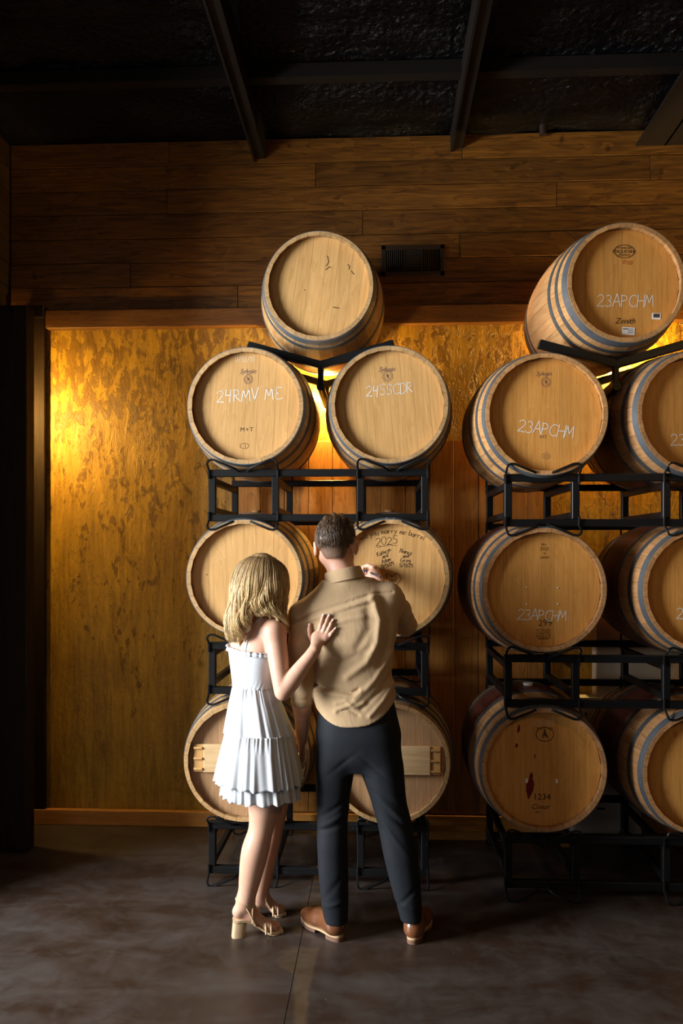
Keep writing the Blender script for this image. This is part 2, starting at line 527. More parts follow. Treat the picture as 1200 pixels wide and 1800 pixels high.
# left wall with the wide door opening towards the camera
wl = struct(MB().box((XL - 0.09, 4.35, 2.3), (0.12, 1.5, 4.6)).box((XL - 0.09, 1.3, 3.95), (0.12, 4.6, 1.3)).build('wall_left', M['black']))
for i in range(rows):
    z1 = Z_TOP - i * rh
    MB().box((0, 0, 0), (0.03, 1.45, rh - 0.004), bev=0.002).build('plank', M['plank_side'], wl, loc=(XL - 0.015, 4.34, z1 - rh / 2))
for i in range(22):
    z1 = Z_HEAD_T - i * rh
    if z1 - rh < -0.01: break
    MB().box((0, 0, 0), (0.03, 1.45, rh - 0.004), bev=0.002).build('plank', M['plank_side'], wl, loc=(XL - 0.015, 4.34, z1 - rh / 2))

# ceiling of black foil insulation, sloping up towards the camera
nx, ny = 120, 90
cv, cf = [], []
for j in range(ny + 1):
    for i in range(nx + 1):
        x = XL - 0.1 + (XR - XL + 0.2) * i / nx
        y = 5.2 - 3.6 * j / ny
        p = Vector((x * 2.2, y * 3.0, 1.0))
        d = noise.fractal(p, 1.0, 2.2, 4) * 0.030 + abs(noise.noise(Vector((x * 1.1, y * 4.5, 5)))) * 0.03
        cv.append((x, y, 4.375 + 0.10 * (YW - y) + d + 0.02))
for j in range(ny):
    for i in range(nx):
        a = j * (nx + 1) + i
        cf.append((a, a + nx + 1, a + nx + 2, a + 1))
ceil = struct(link('ceiling', mesh('ceiling', cv, cf, M['foil'], 180)))
struct(MB().box((0.35, 3.1, 4.82), (5.7, 4.4, 0.05), Matrix.Rotation(math.radians(-5.7), 3, 'X')).build('roof_deck', M['black'], ceil))
def ibeam(x, z, w, h, y0=2.0, y1=YW - 0.002, tf=0.012):
    mb = MB()
    mb.box((0, (y0 + y1) / 2, tf / 2), (w, y1 - y0, tf))
    mb.box((0, (y0 + y1) / 2, h - tf / 2), (w, y1 - y0, tf))
    mb.box((0, (y0 + y1) / 2, h / 2), (tf, y1 - y0, h))
    o = mb.build('beam', M['beam'], ceil, loc=(x, 0, z))
    return o
def cbeam(x, z, w, h, y0=2.0, y1=YW - 0.002):
    mb = MB()
    mb.box((0, (y0 + y1) / 2, h / 2 + 0.02), (w * 0.75, y1 - y0, h))
    mb.box((-w * 0.42, (y0 + y1) / 2, h / 2), (w * 0.16, y1 - y0, h))
    return mb.build('beam', M['beam'], ceil, loc=(x, 0, z))
cbeam(-0.755, 4.255, 0.085, 0.17)
cbeam(0.497, 4.29, 0.085, 0.15)
ibeam(1.79, 4.30, 0.36, 0.26)
MB().box((0.35, 4.42, 4.42), (5.4, 0.07, 0.075)).build('purlin', M['beam'], ceil)
MB().box((0.35, 3.72, 4.50), (5.4, 0.07, 0.075)).build('purlin', M['beam'], ceil)
# conduit stub by the wall
MB().tube([(1.03, YW - 0.03, 4.37), (1.03, YW - 0.035, 4.47)], 0.025, 10).build('conduit', M['vent'], ceil, 40)

for nm_, lb_ in (('wall_back', 'back wall of dark stained planks over an ochre plaster panel'), ('wall_left', 'dark plank side wall at the left edge'), ('ceiling', 'black foil ceiling with dark steel beams'),
                 ('trim_1', 'brown header trim board above the ochre panel'), ('trim_2', 'dark jamb board at the left edge of the ochre panel'), ('trim_3', 'dark wooden post in the left corner'),
                 ('trim_4', 'small dark block at the upper left panel corner'), ('baseboard_back', 'orange-brown baseboard along the back wall'), ('door_1', 'reddish wooden door of vertical boards behind the racks')):
    bpy.data.objects[nm_]['label'] = lb_

# ================================================================ wall vent
vr = empty('wall_vent', (0, 0, 0))
tag(vr, 'brown metal louvred air vent in the upper plank wall', 'vent')
va, vb = at(670, 433, YW - 0.006), at(781, 485, YW - 0.006)
vc = (va + vb) / 2
vw, vh = vb.x - va.x, va.z - vb.z
vr.location = (vc.x, YW - 0.006, vc.z)
mb = MB()
fw = 0.028
for sx in (-1, 1): mb.box((sx * (vw / 2 - fw / 2), -0.008, 0), (fw, 0.014, vh), bev=0.002)
for sz in (-1, 1): mb.box((0, -0.008, sz * (vh / 2 - fw / 2)), (vw, 0.014, fw), bev=0.002)
mb.build('frame', M['vent'], vr)
MB().box((0, 0.0, 0), (vw - 0.02, 0.004, vh - 0.02)).build('backing', M['black'], vr)
third = (vw - 2 * fw) / 3
for sx in (-1, 1):
    MB().box((sx * third / 2, -0.006, 0), (0.008, 0.01, vh - 2 * fw)).build('divider', M['vent'], vr)
    for k in range(8):
        MB().box((sx * third + (k - 3.5) * third / 9, -0.006, 0), (0.004, 0.010, vh - 2 * fw), 0.5 * sx).build('slat', M['vent'], vr)
for k in range(9):
    MB().box((0, -0.006, (k - 4) * (vh - 2 * fw) / 9.5), (third - 0.01, 0.010, 0.004), Matrix.Rotation(0.5, 3, 'X')).build('slat', M['vent'], vr)
for sx in (-1, 1):
    MB().tube([(sx * (vw / 2 - fw / 2), -0.018, 0), (sx * (vw / 2 - fw / 2), -0.012, 0)], 0.005, 8).build('screw', M['vent'], vr)

# ================================================================ warm wall sconces (behind barrels and jamb)
def sconce(loc, rz, off, power, label, cap=False):
    s = empty('wall_sconce', loc, (0, 0, rz))
    tag(s, label, 'sconce', 'warm sconces on the ochre wall')
    MB().box((0, -0.005, 0), (0.04, 0.010, 0.07), bev=0.003).build('backplate', M['vent'], s)
    MB().tube([(0, -0.008, 0.0), (0, -off + 0.012, 0.0)], 0.005, 8).build('arm', M['vent'], s, 40)
    m, nt, b = mat_new('sconce_bulb', 0.4)
    b.inputs['Emission Color'].default_value = (1.0, 0.56, 0.12, 1)
    b.inputs['Emission Strength'].default_value = 4.0
    MB().ring([(0.002, -off - 0.012), (0.010, -off - 0.008), (0.013, -off), (0.010, -off + 0.008), (0.002, -off + 0.012)], 14, False).build('bulb', m, s, 60)
    if cap:  # unseen cap added to keep this light off the upper planks
        MB().box((-0.0025, -0.1, 0.077), (0.115, 0.2, 0.004)).build('added_shade', M['vent'], s)
    d = bpy.data.lights.new('sconce_light', 'POINT')
    d.energy = power
    d.color = (1.0, 0.62, 0.16)
    d.shadow_soft_size = 0.02
    o = bpy.data.objects.new('sconce_light', d)
    COL.objects.link(o); o.parent = s; o.location = (0, -off, -0.02)
    return s
sconce((XL, 4.735, 2.68), PI / 2, 0.10, 85.0, 'sconce tucked behind the dark post at the left end', True)
sconce((-0.325, YW, 2.775), 0, 0.10, 110.0, 'sconce behind the single top barrel of the left stack')
sconce((1.47, YW, 2.98), 0, 0.11, 110.0, 'sconce behind the barrels of the right stack')

# added warm fill lamp with a made-up fixture hanging in front of the racks
def fill_lamp(x, y, z, power):
    s = empty('warm_fill_lamp', (x, y, z))
    tag(s, 'added warm fill lamp hanging in front of the racks', 'lamp')
    MB().tube([(0, 0, 0.12), (0, 0, 4.85 - z)], 0.004, 6).build('cord', M['black'], s)
    q = MB(); vs_, fs_ = [], []
    for k in range(24):
        a = 2 * PI * k / 24
        for r, zz in ((0.02, 0.12), (0.05, 0.09), (0.13, 0.0)): vs_.append((r * math.cos(a), r * math.sin(a), zz))
    for k in range(24):
        j = (k + 1) % 24
        for m_ in range(2): fs_.append((k * 3 + m_, j * 3 + m_, j * 3 + m_ + 1, k * 3 + m_ + 1))
    q.add(vs_, fs_); q.build('added_shade', M['vent'], s, 60)
    d = bpy.data.lights.new('warm_fill_light', 'POINT')
    d.energy = power; d.color = (1.0, 0.55, 0.17); d.shadow_soft_size = 0.06
    o = bpy.data.objects.new('warm_fill_light', d)
    COL.objects.link(o); o.parent = s; o.location = (0, 0, -0.02)
fill_lamp(2.75, 1.3, 3.5, 52.0)

# ================================================================ BARREL RACKS
RW, RH, RD, RT = 1.167, 0.276, 0.71, 0.038
XPOST = [-RW / 2 + RT / 2, -0.226, 0.226, RW / 2 - RT / 2]
def rack(x, y, z, label, mat='rack', wid=RW, hgt=RH):
    """origin: centre of the front face, underside of the bottom rail"""
    r = empty('barrel_rack', (x, y, z))
    tag(r, label, 'rack', 'black steel barrel racks')
    m = M[mat]
    for yy in (RT / 2, RD - RT / 2):
        for zz in (RT / 2, hgt - RT / 2):
            MB().box((0, yy, zz), (wid, RT, RT), bev=0.003).build('rail', m, r)
        for px in XPOST:
            MB().box((px, yy + 0.001, hgt / 2), (RT * 0.98, RT * 0.96, hgt - 2 * RT), bev=0.003).build('post', m, r)
        yf = -0.052 if yy < 0.1 else yy + RT / 2 + 0.004
        y0 = -0.006 if yy < 0.1 else yf
        for cx0, cx1 in ((-wid / 2, XPOST[1] + RT / 2), (XPOST[2] - RT / 2, wid / 2)):
            for sgn, xx in ((1, cx0 + 0.004), (-1, cx1 - 0.004)):
                for top in (True, False):
                    zb, s = (hgt, 1) if top else (0.0, -1)
                    q = [(0, -0.05, y0), (0, -0.004, y0), (0, 0.026, yf), (0.006, 0.040, yf), (0.020, 0.046, yf), (0.040, 0.044, yf), (0.135, 0.004, yf), (0.152, -0.004, (y0 + yf) / 2), (0.160, -0.012, y0)]
                    pts = [(xx + sgn * a, y_, zb + s * b_) for a, b_, y_ in q]
                    MB().tube(pts, 0.0062, 6).build('cradle_rod', m, r, 50)
    for px in XPOST:
        for zz in (hgt - RT * 1.55, RT * 1.55):
            MB().box((px, RD / 2, zz), (RT * 0.8, RD - 2 * RT, RT * 0.9), bev=0.003).build('cross_bar', m, r)
    return r
XA = -0.3205
rack(XA, 4.20, 1.920, 'black steel rack under the two chalk-marked barrels above the couple')
rack(XA, 4.20, 1.001, 'black steel rack at waist height behind the couple')
rack(XA, 4.20, 0.046, 'scuffed black steel floor rack behind the legs of the couple', 'rack_s')
XB = 1.224
RHB = 0.268
rack(XB, 4.08, 1.886, 'right-hand black steel rack under the middle row of chalk-marked barrels', hgt=RHB)
rack(XB, 4.08, 0.967, 'right-hand black steel rack over the barrel stamped 1234', hgt=RHB)
rack(XB, 4.08, 0.050, 'right-hand black steel floor rack standing in deep shadow', hgt=RHB)

def saddle(x, y, z, label, rz=0.0):
    """V-shaped top saddle, origin at the V's vertex underside, front"""
    r = empty('barrel_saddle', (x, y, z), (0, 0, rz))
    tag(r, label, 'rack', 'V-shaped saddles under the top barrels')
    hw, rise, t = 0.395, 0.112, 0.042
    ang = math.atan2(rise, hw)
    ln = math.hypot(hw, rise)
    for yy in (0.0, 0.50):
        for s in (-1, 1):
            MB().box((s * hw / 2, yy, rise / 2 + t * 0.5), (ln, 0.045, t), Matrix.Rotation(-s * ang, 3, 'Y'), bev=0.003).build('arm', M['rack'], r)
        MB().box((0, yy, -0.035), (0.03, 0.035, 0.11), bev=0.004).build('post', M['rack'], r)
    MB().tube([(0, -0.03, -0.098), (0, 0.53, -0.098)], 0.022, 12).build('spine', M['rack'], r, 40)
    return r
saddle(-0.312, 4.30, 2.745, 'black V-shaped saddle holding the top barrel of the left stack')
saddle(1.235, 4.22, 2.715, 'black V-shaped saddle holding the top barrel of the right stack')

# ================================================================ BARRELS
NST = 28
def profile(R0, R1, L, s):
    return R1 - (R1 - R0) * (2 * s / L) ** 2
_cache = {}
def stave_me(R0, R1, L, key, mat):
    k = ('stave', R0, R1, L, key)
    if k in _cache: return _cache[k]
    ns, th = 10, 0.028
    ha = PI / NST - 0.0022
    vs_, fs_ = [], []
    for i in range(ns + 1):
        s = -L / 2 + L * i / ns
        r = profile(R0, R1, L, s)
        ri = r - th
        if i in (0, ns): ri += 0.008
        for a in (-ha, 0, ha): vs_.append((r * math.sin(a), s, -r * math.cos(a)))
        for a in (ha, -ha): vs_.append((ri * math.sin(a), s, -ri * math.cos(a)))
    for i in range(ns):
        o = i * 5
        for q in range(5):
            a, b_ = o + q, o + (q + 1) % 5
            fs_.append((a, b_, b_ + 5, a + 5))
    fs_.append((4, 3, 2, 1, 0)); e = ns * 5
    fs_.append((e, e + 1, e + 2, e + 3, e + 4))
    me = mesh('stave', vs_, [f[::-1] for f in fs_], mat, 35)
    bm = bmesh.new(); bm.from_mesh(me); bmesh.ops.recalc_face_normals(bm, faces=bm.faces); bm.to_mesh(me); bm.free()
    _cache[k] = me
    return me
HEADVAR = [
    [-1.0, -0.74, -0.47, -0.22, 0.07, 0.30, 0.58, 0.80, 1.0],
    [-1.0, -0.68, -0.36, -0.02, 0.20, 0.52, 0.78, 1.0],
    [-1.0, -0.80, -0.50, -0.30, 0.02, 0.26, 0.46, 0.74, 1.0]]
def head_meshes(R, var, key, mat):
    k = ('head', R, var, key)
    if k in _cache: return _cache[k]
    out = []
    xs = HEADVAR[var]
    for a, b_ in zip(xs[:-1], xs[1:]):
        x0, x1 = a * R + 0.0004, b_ * R - 0.0004
        m = 5
        top = []
        for q in range(m + 1):
            x = x0 + (x1 - x0) * q / m
            top.append((x, math.sqrt(max(R * R - x * x, 1e-6))))
        pts = top + [(x, -z) for x, z in reversed(top)]
        nn = len(pts)
        vs_ = [(x, 0, z) for x, z in pts] + [(x, 0.018, z) for x, z in pts]
        fs_ = [tuple(range(nn)), tuple(range(2 * nn - 1, nn - 1, -1))]
        for q in range(nn):
            fs_.append((q, q + nn, (q + 1) % nn + nn, (q + 1) % nn))
        me = mesh('head_board', vs_, fs_, mat)
        bm = bmesh.new(); bm.from_mesh(me); bmesh.ops.recalc_face_normals(bm, faces=bm.faces); bm.to_mesh(me); bm.free()
        out.append(me)
    _cache[k] = out
    return out
def hoop_me(R0, R1, L, s0, w, mat, key):
    k = ('hoop', R0, R1, L, s0, w, key)
    if k in _cache: return _cache[k]
    ra, rb = profile(R0, R1, L, s0), profile(R0, R1, L, s0 + w)
    t = 0.003
    mb = MB().ring([(ra - 0.001, s0), (ra + t, s0), (rb + t, s0 + w), (rb - 0.001, s0 + w)], 72)
    me = mb.me('hoop', mat, 40)
    bm = bmesh.new(); bm.from_mesh(me); bmesh.ops.recalc_face_normals(bm, faces=bm.faces); bm.to_mesh(me); bm.free()
    _cache[k] = me
    return me

RECESS = 0.040
def barrel(x, yhead, z, label, group, head='head', stave='stave', R0=0.305, R1=0.355, L=0.86, roll=0.0, yaw=0.0, pitch=0.0, var=0,
           hoop='hoop', hoops=((0.002, 0.042), (0.115, 0.030), (0.255, 0.032)), rivets=False):
    """origin: centre of the cask; front end towards -Y. (x, yhead, z) is the centre of the front rim."""
    R = Matrix.Rotation(yaw, 4, 'Z') @ Matrix.Rotation(pitch, 4, 'X')
    c = Vector((x, yhead, z)) + R @ Vector((0, L / 2, 0))
    b = empty('wine_barrel', c, R.to_euler())
    tag(b, label, 'barrel', group)
    sm = stave_me(R0, R1, L, stave, M[stave])
    for k in range(NST):
        link('stave', sm, b, rot=(0, roll + 2 * PI * k / NST, 0))
    rin = profile(R0, R1, L, -L / 2 + RECESS) - 0.0265
    for me in head_meshes(round(rin, 4), var, head, M[head]):
        link('head_board', me, b, loc=(0, -L / 2 + RECESS, 0), rot=(0, roll, 0))
    MB().ring([(rin, L / 2 - RECESS - 0.018), (rin, L / 2 - RECESS), (0.001, L / 2 - RECESS), (0.001, L / 2 - RECESS - 0.018)], 40).build('rear_head', M[head], b)
    for i, (s, w) in enumerate(hoops):
        link('hoop', hoop_me(R0, R1, L, -L / 2 + s, w, M[hoop if i == 0 else 'hoop_d'], hoop if i == 0 else 'd'), b)
        link('hoop', hoop_me(R0, R1, L, L / 2 - s - w, w, M['hoop_d'], 'd'), b)
    if rivets:
        for dx in (-0.018, 0.018):
            MB().tube([(dx, -L / 2 + 0.022, R0 + 0.003), (dx, -L / 2 + 0.022, R0 + 0.0075)], 0.005, 8).build('rivet', M['hoop'], b, 40)
    # bung on top of the bilge
    MB().tube([(0, 0, R1 - 0.004), (0, 0, R1 + 0.012)], [0.024, 0.028], 14).build('bung', M['paper' if 'wine drip' in label else 'saddlewood'], b, 40)
    b['half'] = L / 2
    return b

# ------------------------------------------------------------ writing
def arc(cx, cy, rx, ry, a0, a1, n=9):
    return [(cx + rx * math.cos(math.radians(a0 + (a1 - a0) * i / n)), cy + ry * math.sin(math.radians(a0 + (a1 - a0) * i / n))) for i in range(n + 1)]
STROKE = {
 '0': [arc(.3, .5, .28, .48, 100, 460, 16)],
 '1': [[(.15, .8), (.32, 1), (.3, 0)]],
 '2': [arc(.3, .72, .26, .26, 160, -40, 8) + [(.02, .02), (.3, .06), (.62, .0)]],
 '3': [arc(.28, .75, .24, .23, 140, -80, 8) + arc(.28, .26, .28, .26, 80, -150, 9)],
 '4': [[(.12, .98), (.05, .5), (.55, .52)], [(.5, .95), (.42, -.12)]],
 '5': [[(.55, 1), (.15, .98), (.1, .58)] + arc(.27, .32, .27, .30, 110, -140, 9)],
 '9': [arc(.3, .7, .24, .27, 20, 380, 12) + [(.5, .4), (.4, 0)]],
 'A': [[(.0, 0), (.3, 1), (.6, 0)], [(.12, .36), (.52, .38)]],
 'C': [arc(.4, .5, .36, .48, 55, 310, 12)],
 'D': [[(.08, .98), (.06, 0)], [(-.02, .95)] + arc(.12, .5, .48, .47, 80, -85, 10)],
 'E': [arc(.38, .74, .28, .24, 50, 260, 8) + arc(.38, .25, .34, .25, 100, 320, 8)],
 'G': [arc(.35, .5, .33, .48, 60, 330, 11) + [(.66, .45), (.4, .45)]],
 'H': [[(.06, .98), (.03, 0)], [(.56, 1), (.55, .0)], [(.04, .5), (.58, .52)]],
 'K': [[(.08, 1), (.06, 0)], [(.55, .98), (.08, .45), (.6, .0)]],
 'M': [[(.0, 0), (.12, 1), (.36, .3), (.62, 1), (.74, 0)]],
 'N': [[(.02, 0), (.06, 1), (.52, .05), (.56, 1)]],
 'P': [[(.06, 1), (.05, 0)], [(-.02, .95)] + arc(.16, .73, .36, .25, 80, -100, 8)],
 'R': [[(.06, 1), (.05, 0)], [(-.02, .95)] + arc(.16, .74, .34, .24, 80, -100, 8) + [(.6, 0)]],
 'S': [arc(.34, .74, .24, .24, 40, 250, 8)[0:] + arc(.28, .26, .26, .25, 80, -130, 8)],
 'V': [[(.0, 1), (.26, 0), (.56, 1.02)]],
 'a': [arc(.22, .26, .2, .26, 40, 400, 10), [(.43, .5), (.44, 0)]],
 'b': [[(.08, 1), (.07, 0)], arc(.26, .26, .2, .26, 170, -170, 10)],
 'c': [arc(.26, .27, .22, .27, 50, 310, 8)],
 'd': [arc(.22, .26, .2, .26, 40, 400, 10), [(.43, 1), (.44, 0)]],
 'e': [[(.05, .28), (.44, .3)] + arc(.25, .27, .2, .27, 10, 310, 9)],
 'g': [arc(.22, .28, .2, .24, 40, 400, 10), [(.43, .5), (.42, -.2), (.25, -.36), (.06, -.25)]],
 'h': [[(.06, 1), (.06, 0)], [(.06, .35), (.25, .52), (.4, .4), (.42, 0)]],
 'i': [[(.12, .5), (.12, 0)], [(.12, .7), (.13, .76)]],
 'k': [[(.06, 1), (.06, 0)], [(.38, .5), (.08, .22), (.42, 0)]],
 'l': [[(.1, 1), (.12, .04), (.2, 0)]],
 'm': [[(.04, .5), (.05, 0)], [(.05, .36), (.18, .52), (.28, .4), (.3, 0)], [(.3, .36), (.44, .52), (.54, .4), (.56, 0)]],
 'n': [[(.06, .5), (.06, 0)], [(.06, .35), (.25, .52), (.38, .4), (.4, 0)]],
 'o': [arc(.25, .26, .21, .26, 90, 450, 12)],
 'r': [[(.06, .5), (.07, 0)], [(.07, .3), (.2, .48), (.36, .46)]],
 't': [[(.18, .9), (.18, .05), (.3, 0)], [(.02, .6), (.36, .62)]],
 'u': [[(.04, .5), (.08, .08), (.24, 0), (.4, .12)], [(.42, .5), (.43, 0)]],
 'w': [[(.0, .5), (.14, 0), (.28, .4), (.42, 0), (.56, .5)]],
 'y': [[(.04, .5), (.22, .08)], [(.44, .5), (.2, -.15), (.04, -.38)]],
 '/': [[(.0, -.05), (.4, 1.0)]], '+': [[(.05, .45), (.5, .47)], [(.28, .7), (.28, .2)]], '.': [[(.1, .03), (.14, .0)]], '&': [arc(.3, .5, .2, .2, 0, 330, 8)],
}
ADV = {'M': .9, 'm': .68, 'w': .66, 'i': .26, 'l': .3, '1': .5, ' ': .45, '/': .5, '.': .25}
def stroke_lines(text, h, ang=0.0, jit=0.05, slant=0.08, bend=0.0, seed=1, adv=1.0):
    rnd = random.Random(seed)
    x = 0.0; lines = []
    low = 'abcdeghiklmnoprtuwy'
    for ch in text:
        if ch in STROKE:
            dy = rnd.uniform(-jit, jit); sc = 1 + rnd.uniform(-jit, jit)
            for st in STROKE[ch]:
                lines.append([((x + (px + slant * py) * sc), (py + dy) * sc) for px, py in st])
        x += (ADV.get(ch, .56 if ch in low else .76)) * adv
    w = x
    out = []
    for ln in lines:
        q = []
        for px, py in ln:
            px = px - w / 2
            if bend:
                a = px * bend
                rr = 1.0 / bend
                q.append(((rr + py) * math.sin(a) * h, ((rr + py) * math.cos(a) - rr) * h))
            else:
                q.append((px * h, py * h))
        ca, sa = math.cos(ang), math.sin(ang)
        out.append([(px * ca - py * sa, px * sa + py * ca) for px, py in q])
    return out
def ribbons(mb, lines, cx, cz, hw, y):
    for ln in lines:
        for (ax_, az_), (bx_, bz_) in zip(ln[:-1], ln[1:]):
            tx, tz = bx_ - ax_, bz_ - az_
            q = math.hypot(tx, tz) or 1.0
            tx, tz = tx / q * hw, tz / q * hw
            ax2, az2, bx2, bz2 = ax_ - tx * .6, az_ - tz * .6, bx_ + tx * .6, bz_ + tz * .6
            mb.add([(cx + ax2 - tz, y, cz + az2 + tx), (cx + ax2 + tz, y, cz + az2 - tx), (cx + bx2 + tz, y, cz + bz2 - tx), (cx + bx2 - tz, y, cz + bz2 + tx)], [(0, 1, 2, 3)])
def write(b, texts, mat, name, hw=0.0019, lift=0.0010, extra=None, label=None):
    """texts: (text, dx, dz, height, angle, bend, adv); every line of writing is a part of its own"""
    y = -b['half'] + RECESS - lift
    items = [[stroke_lines(t, h, ang, 0.07, 0.08, bend, 3 + i * 7 + len(t), adv), dx, dz] for i, (t, dx, dz, h, ang, bend, adv) in enumerate(texts)]
    items += [[[ln], 0, 0] for ln in (extra or [])]
    for lines, dx, dz in items:
        mb = MB()
        ribbons(mb, lines, dx, dz, hw, y)
        o = mb.build(name, M[mat], b)
        o['label'] = label or 'handwritten marks on the barrel head'
def printed(b, items, mat, name='printed_stamp', lift=0.0010, extra=None, hw=0.001, label=None):
    """items: (text, dx, dz, height, shear, spacing)"""
    y = -b['half'] + RECESS - lift
    for t, dx, dz, h, sh, sp in items:
        cu = bpy.data.curves.new('lettering', 'FONT')
        cu.body = t; cu.size = h * 1.38; cu.shear = sh; cu.space_character = sp
        cu.align_x = 'CENTER'
        cu.resolution_u = 2
        to = bpy.data.objects.new('lettering', cu); COL.objects.link(to)
        dg = bpy.context.evaluated_depsgraph_get()
        me = bpy.data.meshes.new_from_object(to.evaluated_get(dg))
        mb = MB()
        mb.add([(v.co.x + dx, y, v.co.y + dz - h / 2) for v in me.vertices], [list(p.vertices) for p in me.polygons])
        bpy.data.objects.remove(to); bpy.data.curves.remove(cu); bpy.data.meshes.remove(me)
        mb.build(name, M[mat], b)['label'] = label or 'printed cooper lettering'
    if extra:
        mb = MB()
        for ln in extra: ribbons(mb, [ln], 0, 0, hw, y)
        mb.build('stamp_emblem', M[mat], b)['label'] = label or 'printed cooper emblem'
def crest(cx, cz, r):
    L_ = [[(cx + px, cz + pz) for px, pz in arc(0, 0, r, r * 1.05, 0, 360, 20)],
          [(cx + px, cz + pz) for px, pz in arc(0, 0, r * .72, r * .78, 0, 360, 16)]]
    for k in range(5):
        a = 0.6 + k * 1.3
        L_.append([(cx - r * .4 * math.cos(a), cz - r * .5 * math.sin(a)), (cx + r * .1 * math.sin(a), cz + r * .15), (cx + r * .4 * math.cos(a * 1.3), cz + r * .5 * math.sin(a))])
    L_.append([(cx - r * .3, cz + r * 1.25), (cx, cz + r * 1.02), (cx + r * .3, cz + r * 1.25)])
    return L_
S = 1.0 / 340.0   # metres per photo pixel on the barrel heads

YA = 4.155
ZA2, ZA3, ZA4 = 2.517, 1.603, 0.650
XA1, XA2 = XA - 0.385, XA + 0.388
G1, G2 = 'oak barrels of the left stack', 'oak barrels of the right stack'
b_top = barrel(-0.316, 4.20, 3.165, 'single unmarked oak barrel crowning the left stack', G1, R0=0.288, R1=0.350, L=0.84, roll=0.13, var=0,
               hoops=((0.004, 0.042), (0.075, 0.026), (0.26, 0.034)))
b_2l = barrel(at(431, 715, YA).x, YA, ZA2 + 0.008, 'oak barrel chalked 24RMV in the left stack', G1, roll=0.05, var=1, head='head')
b_2r = barrel(at(684, 715, YA).x, YA, ZA2 + 0.008, 'oak barrel chalked 24SSCDR in the left stack', G1, roll=-0.09, var=2)
b_3l = barrel(at(429, 1014, YA).x, YA, ZA3 + 0.018, 'plain oak barrel behind the blonde head of the woman', G1, roll=0.0, var=1, hoop='hoop_d', pitch=0.02)
b_3r = barrel(at(686, 1014, YA).x, YA, ZA3 + 0.018, 'oak barrel covered in black marker signatures that the man writes on', G1, roll=0.03, var=2, rivets=True, pitch=0.02)
b_4l = barrel(at(427, 1343, YA - .03).x, YA - 0.03, ZA4 + 0.012, 'braced oak barrel on the floor rack beside the white dress', G1, 'head_b', R0=0.312, R1=0.358, roll=0.0, var=0, hoops=((0.05, 0.035), (0.14, 0.030), (0.265, 0.032)), hoop='hoop_d')
b_4r = barrel(at(684, 1343, YA - .03).x, YA - 0.03, ZA4 + 0.012, 'braced oak barrel on the floor rack behind the dark trousers', G1, 'head_b', R0=0.312, R1=0.358, roll=0.0, var=2, hoops=((0.05, 0.035), (0.14, 0.030), (0.265, 0.032)), hoop='hoop_d')
YB = 4.035
ZB2, ZB3, ZB4 = 2.154 + 0.325, 1.235 + 0.325, 0.318 + 0.328
h_r = ((0.003, 0.050), (0.098, 0.026), (0.180, 0.030))
c_top = barrel(at(1101, 508, 4.08).x, 4.08, 3.118, 'top barrel of the right stack chalked 23APCHM with paper stickers', G2, 'head_o', 'stave_o', R0=0.300, R1=0.355, yaw=0.07, roll=0.0, var=1, hoops=h_r)
c_2l = barrel(at(960, 729, YB).x, YB, ZB2 - 0.03, 'chalked 23APCHM barrel right under the saddle, first in its row', G2, 'head_o', 'stave_o', yaw=0.015, var=2)
c_2r = barrel(at(1227, 730, YB).x, YB, ZB2 - 0.03, 'upper barrel cut by the right edge of the picture', G2, 'head_o', 'stave_w', yaw=0.08, var=1)
c_3l = barrel(at(957, 1035, YB).x, YB, ZB3 + 0.008, 'barrel chalked 23APCHM over the number 299, middle of the right stack', G2, 'head_o', 'stave_w', R0=0.310, yaw=0.04, var=1, rivets=True)
c_3r = barrel(at(1240, 1036, YB).x, YB, ZB3 + 0.008, 'middle barrel cut by the right edge of the picture', G2, 'head_o', 'stave_w', R0=0.310, yaw=0.04, var=0)
c_4l = barrel(at(956, 1348, YB).x, YB, ZB4 + 0.018, 'barrel stamped 1234 with a dark red wine drip', G2, 'head_o', 'stave_w', R0=0.310, var=2, rivets=True)
c_4r = barrel(at(1239, 1354, YB).x, YB, ZB4 + 0.010, 'lowest barrel cut by the right edge of the picture', G2, 'head_o', 'stave_w', R0=0.310, yaw=0.05, var=1)

# pine braces pegged across the two floor-rack heads
for b in (b_4l, b_4r):
    y = -b['half'] + RECESS - 0.013
    zc = 0.012
    wbr = 0.425
    br = MB().box((0, y, zc), (wbr, 0.024, 0.148), bev=0.003).build('brace', M['pine'], b)
    for s in (-1, 1):
        MB().box((s * (wbr / 2 + 0.026), y + 0.003, zc), (0.054, 0.018, 0.146), bev=0.003).build('end_block', M['head'], br)
        for dz in (-0.055, 0.0, 0.055):
            MB().tube([(s * (wbr / 2 + 0.005), y - 0.014, zc + dz), (s * (wbr / 2 + 0.05), y - 0.012, zc + dz)], 0.007, 7).build('peg', M['head'], br, 40)

# marks, offsets in pixels from each head's centre
def px(lst): return [(t, (u) * S, (v) * S, h * S, a, be, ad) for t, u, v, h, a, be, ad in lst]
def pp(lst): return [(t, u * S, v * S, h * S, sh, sp) for t, u, v, h, sh, sp in lst]
write(b_2l, px([('24RMV ME', 6, 12, 21, 0.06, 0, 0.95)]), 'chalk', 'chalk_writing', label='white chalk writing')
write(b_2l, px([('11/12/15', -3, 82, 9, 0.0, 0, 1.0)]), 'chalk_faint', 'chalk_writing', 0.0014, label='faint chalk date')
printed(b_2l, pp([('Sylvain', 2, 65, 9, 0.35, 0.9)]), 'stamp_v', extra=crest(3 * S, 50 * S, 8 * S))
printed(b_2l, pp([('M+T', 0, -40, 8, 0, 1.2)]), 'stamp', extra=[[(px_ - 4 * S, pz - 70 * S) for px_, pz in arc(0, 0, 8 * S, 5 * S, 0, 360, 12)], [(-2 * S, -74 * S), (-3 * S, -66 * S)]])
